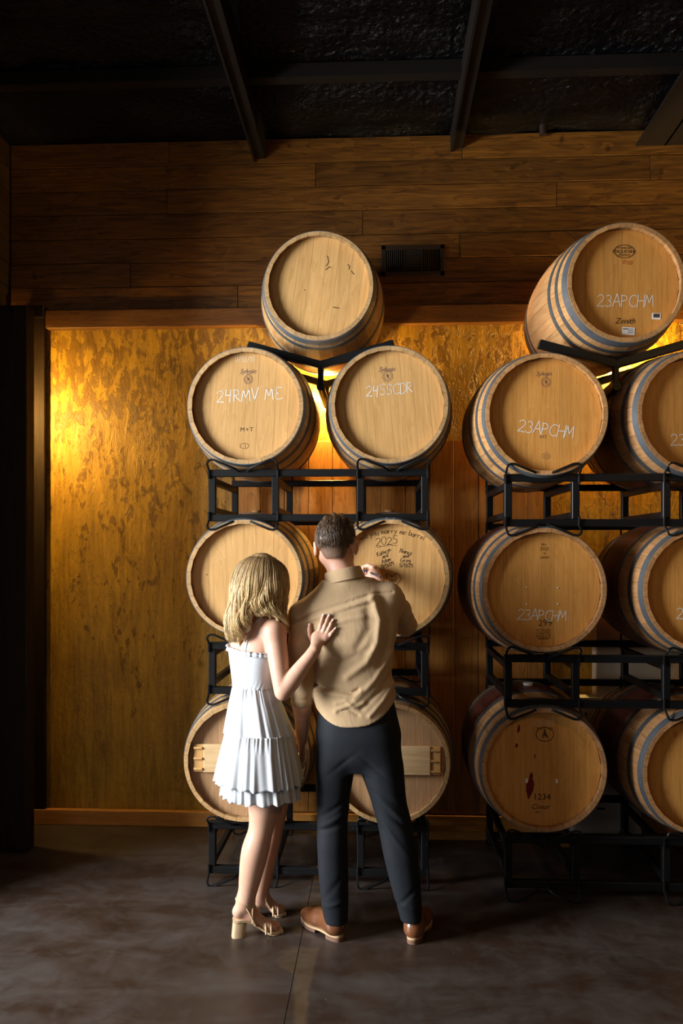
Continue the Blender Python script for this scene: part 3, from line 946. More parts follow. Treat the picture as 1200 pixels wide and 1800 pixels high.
write(b_2r, px([('24SSCDR', 1, 20, 19, 0.08, 0, 0.84)]), 'chalk', 'chalk_writing', label='white chalk writing')
printed(b_2r, pp([('Sylvain', -5, 66, 9, 0.35, 0.9)]), 'stamp_v', extra=crest(-3 * S, 53 * S, 9 * S))
# the signature barrel
heart = []
for k in range(25):
    t = 2 * PI * k / 24
    heart.append((3 * S + 15.5 * S * math.sin(t) ** 3 * 1.0, -5 * S + 1.02 * S * (13 * math.cos(t) - 5 * math.cos(2 * t) - 2 * math.cos(3 * t) - math.cos(4 * t))))
write(b_3r, px([('will you marry me barrel', 3, 79, 10.0, 0.0, 0.075, 0.95), ('2025', -6, 59, 14, 0.10, 0, 0.95),
                ('Kathryn', -11, 43, 7, 0.42, 0, 0.92), ('and', -9, 36, 7, 0.42, 0, 0.95), ('Adam', -7, 28, 7, 0.38, 0, 0.95), ('11/13/24', -5, 20, 6, 0.33, 0, 0.85),
                ('Nancy', 27, 43, 8, -0.2, 0, 0.95), ('and', 27, 36, 7, -0.05, 0, 0.95), ('Greg', 27, 28, 7.5, 0.08, 0, 1.0), ('5/11/25', 28, 19, 6.5, -0.03, 0, 0.9),
                ('R + C', 2, -1, 8, 0.05, 0, 0.8), ('1.11.25', 4, -8, 5, 0.05, 0, 0.8)]), 'ink', 'marker_writing', 0.0011,
      extra=[heart, [(-24 * S, 54 * S), (0, 59 * S), (11 * S, 57 * S)]], label='black marker signatures and a heart')
MB().tube([(-70 * S, -b_3l['half'] + RECESS - 0.001, 5 * S), (-70 * S, -b_3l['half'] + RECESS, 5 * S)], 0.003, 8).build('peg', M['black'], b_3l)
MB().tube([(-26 * S, -b_top['half'] + RECESS - 0.001, -3 * S), (-26 * S, -b_top['half'] + RECESS, -3 * S)], 0.003, 8).build('peg', M['black'], b_top)
write(b_top, [], 'stamp', 'scuff_marks', 0.0022, extra=[[(13 * S, 40 * S), (17 * S, 47 * S), (15 * S, 58 * S)], [(12 * S, 33 * S), (18 * S, 38 * S), (21 * S, 37 * S)], [(52 * S, 42 * S), (55 * S, 38 * S), (54 * S, 33 * S)],
      [(58 * S, 30 * S), (63 * S, 24 * S)], [(25 * S, -35 * S), (36 * S, -37 * S)]], label='small dark scuffs')
# right stack
write(c_top, px([('23APCHM', 3, -38, 21, 0.0, 0, 0.88)]), 'chalk', 'chalk_writing', label='white chalk writing')
oval = lambda cx, cz, rx, rz: [(cx * S + a, cz * S + b_) for a, b_ in arc(0, 0, rx * S, rz * S, 0, 360, 24)]
printed(c_top, pp([("D'AQUITAINE", 1, 58, 5.5, 0, 0.85), ('TONNELLERIE', 1, 64, 3.4, 0, 0.8), ('FRANCE', 1, 52, 4, 0, 0.95), ('Zenith', 2, -62, 10, 0.35, 0.95)]), 'ink', extra=[oval(1, 58, 17, 10.5), oval(1, 58, 18.3, 11.8)], hw=0.0009)
write(c_top, px([('01 03', 6, 36, 6, -0.12, 0, 0.9)]), 'stamp_r', 'red_writing', 0.0014, label='faded red numbers')
for (dx, dz, w, h, bars) in ((57, -54, 15, 11, True), (8, -80, 22, 13, False)):
    st = MB().box((dx * S, -c_top['half'] + RECESS - 0.0012, dz * S), (w * S, 0.001, h * S), Matrix.Rotation(0.05, 3, 'Y')).build('paper_sticker', M['paper'], c_top)
    mb = MB()
    if bars:
        for k in range(9): mb.box(((dx - 5 + k * 1.3) * S, -c_top['half'] + RECESS - 0.002, (dz + 1.0) * S), (0.55 * S * (1 + k % 2), 0.0004, 7 * S))
    else:
        for k in range(3): mb.box(((dx + 4) * S, -c_top['half'] + RECESS - 0.002, (dz + 3.5 - 3 * k) * S), (10 * S, 0.0004, 0.9 * S))
        mb.box(((dx - 5) * S, -c_top['half'] + RECESS - 0.002, (dz + 3.6) * S), (9 * S, 0.0004, 1.6 * S))
    mb.build('print', M['ink'], st)
write(c_2l, px([('23APCHM', 1, -34, 21, -0.14, 0, 0.85)]), 'chalk', 'chalk_writing', label='white chalk writing')
printed(c_2l, pp([('Sylvain', -2, 72, 8, 0.35, 0.9), ('MT', -2, -37, 6, 0, 1.1)]), 'stamp_v', extra=crest(2 * S, 57 * S, 8 * S))
printed(c_2l, [], 'stamp_v', extra=[oval(2, -70, 7, 5), oval(2, -70, 3, 2)])
write(c_2r, px([('23APCHM', 6, -52, 20, 0.05, 0, 0.88)]), 'chalk', 'chalk_writing', label='white chalk writing')
write(c_3l, px([('23APCHM', -2, -54, 19, -0.04, 0, 0.82)]), 'chalk', 'chalk_writing', label='white chalk writing')
printed(c_3l, pp([('299', 4, -57, 12, 0, 1.0), ('ATELIER', 1, -70, 5, 0, 1.0), ('CENTRE', 1, -75.5, 5, 0, 1.0), ('FRANCE', 1, -81, 5, 0, 1.0), ('M+', 2, 77, 5, 0, 1), ('2021', 3, 70, 6, 0, 1), ('M', 3, 62, 4, 0, 1), ('54MM', 3, 55, 4.5, 0, 1)]), 'stamp',
        extra=[[(-8 * S, -85 * S), (10 * S, -85 * S)]], hw=0.002)
for dx, dz in ((-28, 4), (26, 3), (-28, -25), (26, -25)):
    MB().tube([(dx * S, -c_3l['half'] + RECESS - 0.003, dz * S), (dx * S, -c_3l['half'] + RECESS, dz * S)], 0.0035, 8).build('staple', M['paper'], c_3l)
write(c_3r, px([('23APCHM', 0, -50, 19, 0.0, 0, 0.86)]), 'chalk', 'chalk_writing', label='white chalk writing')
write(c_4l, px([('23V051', 2, 74, 8, 0.0, 0, 1.05)]), 'chalk_faint', 'chalk_writing', 0.0015, label='faint chalk number')
printed(c_4l, pp([('1234', -1, -49, 11, 0, 1.0), ('Coeur', -4, -66, 9, 0.35, 0.95), ('M+', -7, -76, 5, 0, 1.1), ('BOUTES', 4, 68, 4.5, 0, 1.3)]), 'ink',
        extra=[oval(4, 58, 15, 12), [(-1 * S, 52 * S), (4 * S, 66 * S), (8 * S, 53 * S)], [(2 * S, 52 * S), (4 * S, 62 * S), (6 * S, 55 * S), (9 * S, 52 * S)], [(1 * S, 57 * S), (9 * S, 55 * S)]], hw=0.0016)
def drip(pts):
    mb = MB()
    y = -c_4l['half'] + RECESS - 0.0008
    n_ = len(pts)
    mb.add([((a - w) * S, y, z * S) for a, z, w in pts] + [((a + w) * S, y, z * S) for a, z, w in pts], [(i, i + n_, i + 1 + n_, i + 1) for i in range(n_ - 1)])
    mb.build('wine_stain', M['winedrip'], c_4l)['label'] = 'dark red wine drip'
drip([(-19, -8, 1), (-19, -13, 3), (-20, -20, 3), (-20, -22, 5), (-21, -30, 7), (-22, -40, 6), (-23, -48, 3), (-24, -54, .6)])
drip([(-40, 74, .6), (-40, 70, 2), (-41, 64, 2.4), (-42, 60, .6)])
drip([(-44, 42, .6), (-44, 38, 2.6), (-45, 34, .6)])
drip([(-13, 24, .5), (-13, 20, 1.2), (-13.5, 16, .4)])
for dx in (-27, 24):
    MB().box((dx * S, -c_4l['half'] + RECESS - 0.001, -22 * S), (4 * S, 0.001, 7 * S)).build('paper_sticker', M['paper'], c_4l)
write(c_4r, px([('0', -44, 60, 8, 0.3, 0, 1)]), 'stamp_r', 'red_writing', 0.002, label='pink mark')

# ================================================================ cartons behind the right rack
def carton(x0, x1, y0, y1, z0, z1, label, col, name='cardboard_carton', marks=False):
    m = cloth('carton_paper', col, 0.7, 200, 0.05, 0.1, 0.0)
    r = empty(name, ((x0 + x1) / 2, (y0 + y1) / 2, z0))
    tag(r, label, 'box')
    w, d, h = x1 - x0, y1 - y0, z1 - z0
    MB().box((0, 0, h / 2), (w, d, h), bev=0.004).build('body', m, r)
    for s in (-1, 1):
        MB().box((s * w / 4, 0, h + 0.003), (w / 2 - 0.002, d, 0.005)).build('flap', m, r)
    MB().box((0, 0, h + 0.0065), (0.05, d + 0.004, 0.0015)).box((0, -d / 2 - 0.001, h - 0.04), (0.05, 0.0015, 0.09)).build('tape', M['welt'], r)
    if marks:
        MB().box((-w * 0.32, -d / 2 - 0.001, h * 0.86), (0.012, 0.001, 0.07)).box((-w * 0.1, -d / 2 - 0.001, h * 0.22), (0.05, 0.001, 0.012)).build('print', M['ink'], r)
    return r
carton(1.19, 1.60, 4.93, 5.04, 0.0, 0.86, 'tall pale grey carton standing behind the lowest barrels on the right', (0.66, 0.6, 0.54), marks=True)
carton(1.33, 1.85, 4.94, 5.04, 0.868, 1.36, 'beige carton stacked on the grey carton behind the right rack', (0.75, 0.6, 0.42))
# ================================================================ PEOPLE: implicit surfaces meshed with surface nets
class Field:
    def __init__(self, lo, hi, h):
        self.lo = np.array(lo, np.float32); self.h = h
        self.n = np.ceil((np.array(hi) - np.array(lo)) / h).astype(int) + 1
        self.f = np.full(self.n, 0.25, np.float32)
        self.ax = [(self.lo[i] + h * np.arange(self.n[i])).astype(np.float32) for i in range(3)]
    def reg(self, blo, bhi, m):
        sl = []
        for i in range(3):
            a = int(np.clip(math.floor((blo[i] - m - self.lo[i]) / self.h), 0, self.n[i] - 1))
            b = int(np.clip(math.ceil((bhi[i] + m - self.lo[i]) / self.h) + 1, a + 1, self.n[i]))
            sl.append(slice(a, b))
        return tuple(sl), self.ax[0][sl[0]][:, None, None], self.ax[1][sl[1]][None, :, None], self.ax[2][sl[2]][None, None, :]
    def put(self, sl, d, k):
        a = self.f[sl]
        if k <= 0: self.f[sl] = np.minimum(a, d); return
        t = np.clip(0.5 + 0.5 * (a - d) / k, 0, 1)
        self.f[sl] = a * (1 - t) + d * t - k * t * (1 - t)
    def cap(self, a, b, ra, rb, k=0.02, sq=None):
        """tapered capsule; sq=(normal, factor): flattened along normal"""
        a = np.array(a, np.float32); b = np.array(b, np.float32)
        R = max(ra, rb)
        sl, X, Y, Z = self.reg(np.minimum(a, b) - R, np.maximum(a, b) + R, 0.03 + k)
        d = b - a; L2 = float(d @ d) + 1e-9
        px, py, pz = X - a[0], Y - a[1], Z - a[2]
        t = np.clip((px * d[0] + py * d[1] + pz * d[2]) / L2, 0, 1)
        qx, qy, qz = px - t * d[0], py - t * d[1], pz - t * d[2]
        if sq is not None:
            n_ = np.array(sq[0], np.float32); n_ /= np.linalg.norm(n_)
            dn = qx * n_[0] + qy * n_[1] + qz * n_[2]
            e = (1.0 / sq[1] - 1.0)
            qx = qx + n_[0] * dn * e; qy = qy + n_[1] * dn * e; qz = qz + n_[2] * dn * e
        r = ra + (rb - ra) * t
        D = np.sqrt(qx * qx + qy * qy + qz * qz) - r
        if sq is not None: D = D * max(0.6, sq[1])
        self.put(sl, D, k)
        return self
    def chain(self, pts, rs, k=0.02, sq=None):
        for i in range(len(pts) - 1): self.cap(pts[i], pts[i + 1], rs[i], rs[i + 1], k, sq)
        return self
    def limb(self, pts, rs, k=0.012, n=6):
        q = path_smooth([np.append(np.array(p, float), r) for p, r in zip(pts, rs)], n * (len(pts) - 1))
        for a, b in zip(q[:-1], q[1:]): self.cap(a[:3], b[:3], float(a[3]), float(b[3]), k)
        return self
    def ell(self, c, r, Rm=None, k=0.02, sub=False):
        c = np.array(c, np.float32); R = max(r)
        sl, X, Y, Z = self.reg(c - R, c + R, 0.03 + k)
        px, py, pz = X - c[0], Y - c[1], Z - c[2]
        if Rm is None: Rm = np.eye(3)
        Rm = np.array(Rm, np.float32)     # rows: local axes
        q = [Rm[i, 0] * px + Rm[i, 1] * py + Rm[i, 2] * pz for i in range(3)]
        k0 = np.sqrt(sum((q[i] / r[i]) ** 2 for i in range(3)))
        k1 = np.sqrt(sum((q[i] / r[i] ** 2) ** 2 for i in range(3))) + 1e-6
        D = k0 * (k0 - 1.0) / k1
        if sub:
            a = self.f[sl]; d = -D
            t = np.clip(0.5 - 0.5 * (a - d) / k, 0, 1)
            self.f[sl] = a * (1 - t) + d * t + k * t * (1 - t)
        else: self.put(sl, D, k)
        return self
    def loft(self, keys, k=0.02, yaw=0.0, p=2.0):
        """keys: (z, cx, cy, rx, ry) from low to high; elliptical sections"""
        K = np.array(sorted(keys), np.float32)
        zs = K[:, 0]
        R = K[:, 3:5].max()
        lo = (K[:, 1].min() - R, K[:, 2].min() - R, zs[0]); hi = (K[:, 1].max() + R, K[:, 2].max() + R, zs[-1])
        sl, X, Y, Z = self.reg(lo, hi, 0.03 + k)
        zz = np.clip(Z.ravel(), zs[0], zs[-1])
        # smooth (Catmull-like) interpolation
        fine = np.linspace(zs[0], zs[-1], 400)
        out = []
        for c in range(1, 5):
            y = np.interp(fine, zs, K[:, c])
            w = max(3, int(400 * 0.05 / max(zs[-1] - zs[0], 1e-3)) | 1)
            yp = np.pad(y, w // 2, mode='edge')
            y = np.convolve(yp, np.ones(w) / w, 'valid')
            out.append(np.interp(zz, fine, y).astype(np.float32)[None, None, :])
        cx, cy, rx, ry = out
        ca, sa = math.cos(yaw), math.sin(yaw)
        dx, dy = X - cx, Y - cy
        ux, uy = dx * ca + dy * sa, -dx * sa + dy * ca
        g = (np.abs(ux / rx) ** p + np.abs(uy / ry) ** p) ** (1.0 / p)
        D = (g - 1.0) * np.minimum(rx, ry)
        out_z = np.maximum(zs[0] - Z, Z - zs[-1])
        D = np.maximum(D, out_z)
        self.put(sl, D.astype(np.float32), k)
        return self
    def grid(self):
        return self.ax[0][:, None, None], self.ax[1][None, :, None], self.ax[2][None, None, :]
    def mesh(self, name, mat, base, parent, smooth_it=1):
        f = self.f; s = f < 0
        n0, n1, n2 = f.shape
        cnt = np.zeros((n0 - 1, n1 - 1, n2 - 1), np.uint8)
        for i in (0, 1):
            for j in (0, 1):
                for k in (0, 1):
                    cnt += s[i:n0 - 1 + i, j:n1 - 1 + j, k:n2 - 1 + k]
        act = (cnt > 0) & (cnt < 8)
        I, J, K = np.nonzero(act)
        idx = np.full(act.shape, -1, np.int32); idx[I, J, K] = np.arange(len(I))
        acc = np.zeros((len(I), 3)); num = np.zeros(len(I))
        cor = [(i, j, k) for i in (0, 1) for j in (0, 1) for k in (0, 1)]
        for a in cor:
            for ax in range(3):
                if a[ax] == 1: continue
                b = list(a); b[ax] = 1
                f0 = f[I + a[0], J + a[1], K + a[2]]; f1 = f[I + b[0], J + b[1], K + b[2]]
                m = (f0 < 0) != (f1 < 0)
                t = np.where(m, f0 / np.where(m, f0 - f1, 1), 0)
                p = np.stack([np.full(len(I), a[q], float) for q in range(3)], 1)
                p[:, ax] += t
                acc += p * m[:, None]; num += m
        V = (np.stack([I, J, K], 1) + acc / np.maximum(num, 1)[:, None]) * self.h + self.lo
        quads = []
        for ax in range(3):
            sh = [slice(0, None)] * 3; sh2 = [slice(0, None)] * 3
            o = [q for q in range(3) if q != ax]
            A = [slice(1, -1)] * 3; B = [slice(1, -1)] * 3
            A[ax] = slice(0, -1); B[ax] = slice(1, None)
            sa, sb = s[tuple(A)], s[tuple(B)]
            E = np.nonzero(sa != sb)
            P = [E[0].copy(), E[1].copy(), E[2].copy()]
            for q in o: P[q] = P[q] + 1
            flip = sb[E]
            def cell(d0, d1):
                c = [P[0].copy(), P[1].copy(), P[2].copy()]
                c[o[0]] = c[o[0]] - d0; c[o[1]] = c[o[1]] - d1
                return idx[c[0], c[1], c[2]]
            q4 = np.stack([cell(1, 1), cell(0, 1), cell(0, 0), cell(1, 0)], 1)
            if ax == 1: flip = ~flip
            q4 = np.where(flip[:, None], q4[:, ::-1], q4)
            quads.append(q4)
        Q = np.concatenate(quads)
        Q = Q[(Q >= 0).all(1)]
        for _ in range(smooth_it):
            S_ = np.zeros_like(V); C_ = np.zeros(len(V))
            for a in range(4):
                b = (a + 1) % 4
                np.add.at(S_, Q[:, a], V[Q[:, b]]); np.add.at(C_, Q[:, a], 1)
                np.add.at(S_, Q[:, b], V[Q[:, a]]); np.add.at(C_, Q[:, b], 1)
            V = 0.5 * V + 0.5 * S_ / np.maximum(C_, 1)[:, None]
        V = V - np.array(base)
        me = bpy.data.meshes.new(name)
        me.vertices.add(len(V)); me.vertices.foreach_set('co', V.astype(np.float32).ravel())
        me.loops.add(len(Q) * 4); me.loops.foreach_set('vertex_index', Q.astype(np.int32).ravel())
        me.polygons.add(len(Q)); me.polygons.foreach_set('loop_start', np.arange(0, len(Q) * 4, 4, dtype=np.int32))
        me.update(calc_edges=True); me.validate()
        me.materials.append(mat)
        me.shade_smooth()
        return link(name, me, parent)

def rows3(fwd, up=(0, 0, 1)):
    """rows: right, forward, up"""
    f = Vector(fwd).normalized(); u = Vector(up).normalized()
    r = f.cross(u).normalized(); u = r.cross(f)
    return np.array([list(r), list(f), list(u)])
def A(u, v, Y): return np.array(at(u, v, Y))

def head_sdf(F, c, R, s=1.0, female=False):
    """c: centre of the skull; R rows right, forward, up"""
    P = lambda x, y, z: c + s * (R[0] * x + R[1] * y + R[2] * z)
    F.ell(P(0, -0.008, 0.015), (0.077 * s, 0.098 * s, 0.098 * s), R, 0.02)
    F.ell(P(0, 0.030, -0.035), (0.064 * s, 0.066 * s, 0.085 * s), R, 0.03)
    F.ell(P(0, 0.062, -0.088), (0.030 * s, 0.026 * s, 0.022 * s), R, 0.025)         # chin
    F.cap(P(-0.055, 0.005, -0.062), P(-0.015, 0.06, -0.092), 0.018 * s, 0.016 * s, 0.03)
    F.cap(P(0.055, 0.005, -0.062), P(0.015, 0.06, -0.092), 0.018 * s, 0.016 * s, 0.03)
    F.cap(P(0, 0.092, 0.012), P(0, 0.112, -0.030), 0.008 * s, 0.012 * s, 0.012)      # nose
    F.ell(P(-0.010, 0.102, -0.034), (0.008 * s,) * 3, R, 0.008); F.ell(P(0.010, 0.102, -0.034), (0.008 * s,) * 3, R, 0.008)
    F.cap(P(-0.035, 0.086, 0.024), P(0.035, 0.086, 0.024), 0.010 * s, 0.010 * s, 0.016)   # brow
    for sx in (-1, 1):
        F.ell(P(sx * 0.032, 0.096, 0.004), (0.015 * s, 0.012 * s, 0.011 * s), R, 0.010, sub=True)
        F.ell(P(sx * 0.047, 0.068, -0.028), (0.02 * s, 0.016 * s, 0.018 * s), R, 0.02)      # cheek
    F.cap(P(-0.020, 0.090, -0.058), P(0.020, 0.090, -0.058), 0.006 * s, 0.006 * s, 0.006)
    F.cap(P(-0.017, 0.089, -0.068), P(0.017, 0.089, -0.068), 0.0065 * s, 0.0065 * s, 0.006)
    for sx in (-1, 1):                                                             # ears
        Re = rows3(R[1] + R[0] * sx * 0.45, R[2] - R[1] * 0.15)
        e = P(sx * 0.090, -0.012, -0.022)
        F.ell(e, (0.008 * s, 0.020 * s, 0.034 * s), Re, 0.008)
        F.ell(e + R[0] * sx * 0.005 * s + Re[1] * 0.001, (0.006 * s, 0.010 * s, 0.018 * s), Re, 0.004, sub=True)
    return P
def eyes(P, R, base, parent, s=1.0):
    for sx in (-1, 1):
        q = Vector(P(sx * 0.032, 0.083, 0.004) - base)
        e = MB().ring([(0.0005, -0.0115), (0.006, -0.010), (0.0105, -0.005), (0.0118, 0.0), (0.0105, 0.005), (0.006, 0.010), (0.0005, 0.0115)], 16, False).build('eye', M['eye_white'], parent, 180, loc=q)
        e.rotation_euler = Matrix(np.array([R[0], R[1], R[2]]).T.tolist()).to_euler()
        MB().ring([(0.0005, 0.0121), (0.004, 0.0115), (0.0055, 0.0106)], 14, False).build('iris', M['heelrubber'], e, 180)

def path_smooth(pts, n):
    """Catmull-Rom through pts"""
    pts = [np.array(p, float) for p in pts]
    P = [2 * pts[0] - pts[1]] + pts + [2 * pts[-1] - pts[-2]]
    out = []
    m = len(pts) - 1
    for i in range(n + 1):
        t = i / n * m
        k = min(int(t), m - 1); t -= k
        a, b, c, d = P[k], P[k + 1], P[k + 2], P[k + 3]
        out.append(0.5 * ((2 * b) + (-a + c) * t + (2 * a - 5 * b + 4 * c - d) * t * t + (-a + 3 * b - 3 * c + d) * t ** 3))
    return out

# ---------------------------------------------------------------- MAN
def build_man():
    base = np.array([0.0, 3.66, 0.0])
    man = empty('person', tuple(base))
    tag(man, 'person in a tan shirt and dark trousers seen from behind, writing on a barrel', 'person')
    # joints
    neck = A(603, 1022, 3.70); headc = A(590, 955, 3.735)
    Rh = rows3((0.16, 1.0, -0.10), (-0.02, 0.10, 1))
    sh_l = A(531, 1082, 3.68); sh_r = A(683, 1050, 3.72)
    el_l = A(530, 1195, 3.66); wr_l = A(531, 1300, 3.72)
    el_r = A(712, 1098, 3.90); wr_r = A(664, 1022, 4.075)
    hip_c = A(627, 1262, 3.68)
    kn_l, an_l = A(584, 1450, 3.63), A(590, 1606, 3.64)
    kn_r, an_r = A(694, 1450, 3.63), A(722, 1604, 3.62)

    F = Field((-0.62, 3.40, -0.01), (0.40, 4.28, 1.96), 0.0045)
    P = head_sdf(F, headc, Rh, 1.08)
    F.chain([neck - np.array([0, 0, 0.05]), neck + np.array([0.0, 0.01, 0.02]), headc + np.array([0.0, 0.0, -0.06])], [0.072, 0.062, 0.060], 0.03)
    tc = lambda u, v, Y=3.70: A(u, v, Y)
    # torso core under the shirt
    F.chain([tc(606, 1075), tc(616, 1140), tc(620, 1200), hip_c], [0.10, 0.10, 0.10, 0.105], 0.05)
    F.cap(tc(548, 1085), tc(660, 1066), 0.07, 0.07, 0.05)
    # legs under the trousers
    F.chain([A(598, 1290, 3.68), kn_l, an_l], [0.070, 0.048, 0.034], 0.04)
    F.chain([A(662, 1290, 3.68), kn_r, an_r], [0.070, 0.048, 0.034], 0.04)
    F.cap(an_l, A(572, 1622, 3.69), 0.034, 0.026, 0.02)
    F.cap(an_r, A(732, 1622, 3.68), 0.034, 0.026, 0.02)
    # arms
    F.chain([sh_l, el_l, el_l * .55 + wr_l * .45, wr_l], [0.048, 0.041, 0.040, 0.027], 0.02)
    F.chain([sh_r, el_r, el_r * .55 + wr_r * .45, wr_r], [0.048, 0.041, 0.040, 0.027], 0.02)
    # left hand hanging, slightly curled
    h0 = wr_l; hd = np.array([0.03, 0.02, -1.0]); hd /= np.linalg.norm(hd)
    side = np.array([0.25, 0.95, 0.05]); side /= np.linalg.norm(side)      # towards the thumb (forward)
    nrm = np.cross(hd, side)
    palm = h0 + hd * 0.055
    F.cap(h0 + hd * 0.005, palm + hd * 0.02, 0.028, 0.036, 0.015, (nrm, 0.42))
    for i, (o, L) in enumerate(((0.030, 0.075), (0.010, 0.084), (-0.010, 0.078), (-0.029, 0.060))):
        k0 = palm + hd * 0.035 + side * o
        pts = [k0]; dd = hd.copy()
        for q in range(3):
            a = 0.35
            dd = dd * math.cos(a) - nrm * math.sin(a) * (1 if q else 0.6); dd /= np.linalg.norm(dd)
            pts.append(pts[-1] + dd * L * (0.45, 0.32, 0.23)[q])
        F.chain(pts, [0.0098, 0.0092, 0.0085, 0.0075], 0.004)
    F.chain([h0 + hd * 0.025 + side * 0.026, h0 + hd * 0.055 + side * 0.052 - nrm * 0.012, h0 + hd * 0.085 + side * 0.056 - nrm * 0.022], [0.014, 0.0115, 0.009], 0.008)
    # right hand gripping the pen in front of the barrel head
    pen_tip = A(630.5, 999, YA + RECESS - 0.004); pen_end = A(669, 1014, 4.022)
    pd = (pen_end - pen_tip) / np.linalg.norm(pen_end - pen_tip)
    grip = pen_tip + pd * 0.040
    AH = lambda u, v, Y: A(u, v, Y + 0.042)
    F.cap(wr_r, AH(657, 1010, 4.07), 0.027, 0.036, 0.02, ((0.2, -0.9, 0.4), 0.62))
    # index and thumb pinch the pen; other fingers curl below
    F.chain([AH(655, 998, 4.078), AH(647, 994, 4.105), AH(638, 997, 4.125), grip + np.array([0, -0.004, 0.008])], [0.012, 0.0110, 0.0098, 0.008], 0.005)
    F.chain([AH(660, 1012, 4.055), AH(650, 1017, 4.065), AH(640, 1012, 4.095), grip + np.array([0, -0.010, -0.006])], [0.014, 0.0120, 0.0105, 0.0085], 0.006)
    F.chain([AH(659, 997, 4.085), AH(651, 996, 4.122), AH(644, 1006, 4.130), AH(650, 1013, 4.112)], [0.012, 0.0112, 0.010, 0.009], 0.004)
    F.chain([AH(662, 1001, 4.090), AH(655, 1003, 4.126), AH(649, 1013, 4.130), AH(655, 1018, 4.110)], [0.0115, 0.0108, 0.010, 0.009], 0.004)
    F.chain([AH(664, 1007, 4.090), AH(659, 1010, 4.122), AH(655, 1018, 4.124), AH(660, 1022, 4.106)], [0.0108, 0.010, 0.009, 0.008], 0.004)
    F.mesh('body', M['skin_m'], base, man, 1)
    eyes(P, Rh, base, man)

    # hair, short and faded at the nape
    M['hair_m'] = hair_mat('brown_hair', (0.030, 0.016, 0.008), (0.075, 0.042, 0.022), (0.15, 0.092, 0.052), 120, headc[2] - 0.075, headc[2] - 0.005, (0.21, 0.125, 0.085))
    H = Field(headc - 0.17, headc + 0.17, 0.0032)
    s = 1.08
    H.ell(P(0, -0.010, 0.020), (0.086 * s, 0.106 * s, 0.103 * s), Rh, 0.02)
    H.ell(P(0, 0.02, 0.055), (0.074 * s, 0.085 * s, 0.076 * s), Rh, 0.03)
    H.ell(P(0.004, -0.052, -0.045), (0.066 * s, 0.050 * s, 0.062 * s), Rh, 0.02)
    X, Y, Z = H.grid()
    q = [Rh[i, 0] * (X - headc[0]) + Rh[i, 1] * (Y - headc[1]) + Rh[i, 2] * (Z - headc[2]) for i in range(3)]
    # cut away the face, ears and below the nape
    cut = np.maximum((q[1] - 0.052 - 0.55 * np.maximum(q[2], 0)) , -(q[2] + 0.078) + 0.0 * q[1])
    cut = np.maximum(cut, np.minimum(-(q[2] + 0.012), q[1] + 0.040) * 0.9)
    ang = np.arctan2(q[0], -q[1] + 0.02)
    tuft = 0.0010 * np.sin(ang * 23 + q[2] * 60) * np.clip(q[2] * 12 + 0.6, 0, 1) + 0.004 * np.sin(q[0] * 150 + 40 * q[1]) * np.clip(q[2] * 16 - 0.8, 0, 1)
    thin = 0.021 * np.clip((0.01 - q[2]) * 11.5, 0, 1)      # clipped closer towards the nape
    H.f = np.maximum(H.f + tuft + thin, cut)
    hair = H.mesh('hair', M['hair_m'], base, man, 1)
    hair['label'] = 'short brown hair faded at the nape'
    mb = MB(); rn = random.Random(9)
    for k in range(1500):                      # short combed hairs over the back and sides
        th = rn.uniform(-2.3, 2.3); ph = math.asin(rn.uniform(-0.62, 0.97))
        tw = rn.uniform(-0.25, 0.25)
        pts = []
        for q_ in range(4):
            t_ = th + tw * q_ * 0.10; p_ = ph - (q_ - 1.0) * 0.085
            k_ = 1.0 - 0.085 * min(1, max(0, (0.05 - math.sin(p_)) * 1.6)) + (0.012, 0.022, 0.024, 0.014)[q_]
            pts.append(P(0.086 * k_ * math.cos(p_) * math.sin(th + tw * q_ * 0.1), -0.010 - 0.106 * k_ * math.cos(p_) * math.cos(t_), 0.020 + 0.103 * k_ * math.sin(p_)))
        zl = (pts[-1] - headc) @ Rh[2]; yl = (pts[-1] - headc) @ Rh[1]
        if zl < -0.048 or (yl > -0.045 and zl < 0.0) or yl > 0.03: continue
        mb.tube([p - base for p in pts], [0.0008, 0.0013, 0.0012, 0.0004], 4)
    st_ = mb.build('short_hair', M['hair_m'], hair, 180); st_['kind'] = 'stuff'
    # brushed-up locks on the crown
    mb = MB(); rn = random.Random(4)
    for k in range(260):
        a = rn.uniform(0, 2 * PI); r_ = rn.uniform(0, 1) ** 0.6 * 0.075
        x0, y0 = r_ * math.cos(a), r_ * math.sin(a) * 1.15
        z0 = 0.118 * math.sqrt(max(0.05, 1 - (x0 / 0.094) ** 2 * 0.8 - (y0 / 0.115) ** 2 * 0.8))
        d = np.array([rn.uniform(-.4, .9) * 0.010, rn.uniform(0.2, 1.0) * 0.02, 0.0])
        p0 = P(x0, y0, z0 - 0.008); p1 = P(x0 + d[0], y0 + d[1] * .6, z0 + rn.uniform(0.002, 0.007)); p2 = P(x0 + d[0] * 2.2, y0 + d[1] * 1.6, z0 + rn.uniform(-.004, 0.006))
        mb.tube([p - base for p in (p0, p1, p2)], [0.0022, 0.0018, 0.0006], 4)
    lk = mb.build('crown_hair', M['hair_m'], hair, 180); lk['kind'] = 'stuff'

    # shirt
    S_ = Field((-0.60, 3.44, 0.86), (0.36, 4.12, 1.74), 0.0050)
    def K(v, u0, u1, Y, ry):
        a, b = A(u0, v, Y), A(u1, v, Y)
        return ((a[2]), (a[0] + b[0]) / 2, Y, (b[0] - a[0]) / 2, ry)
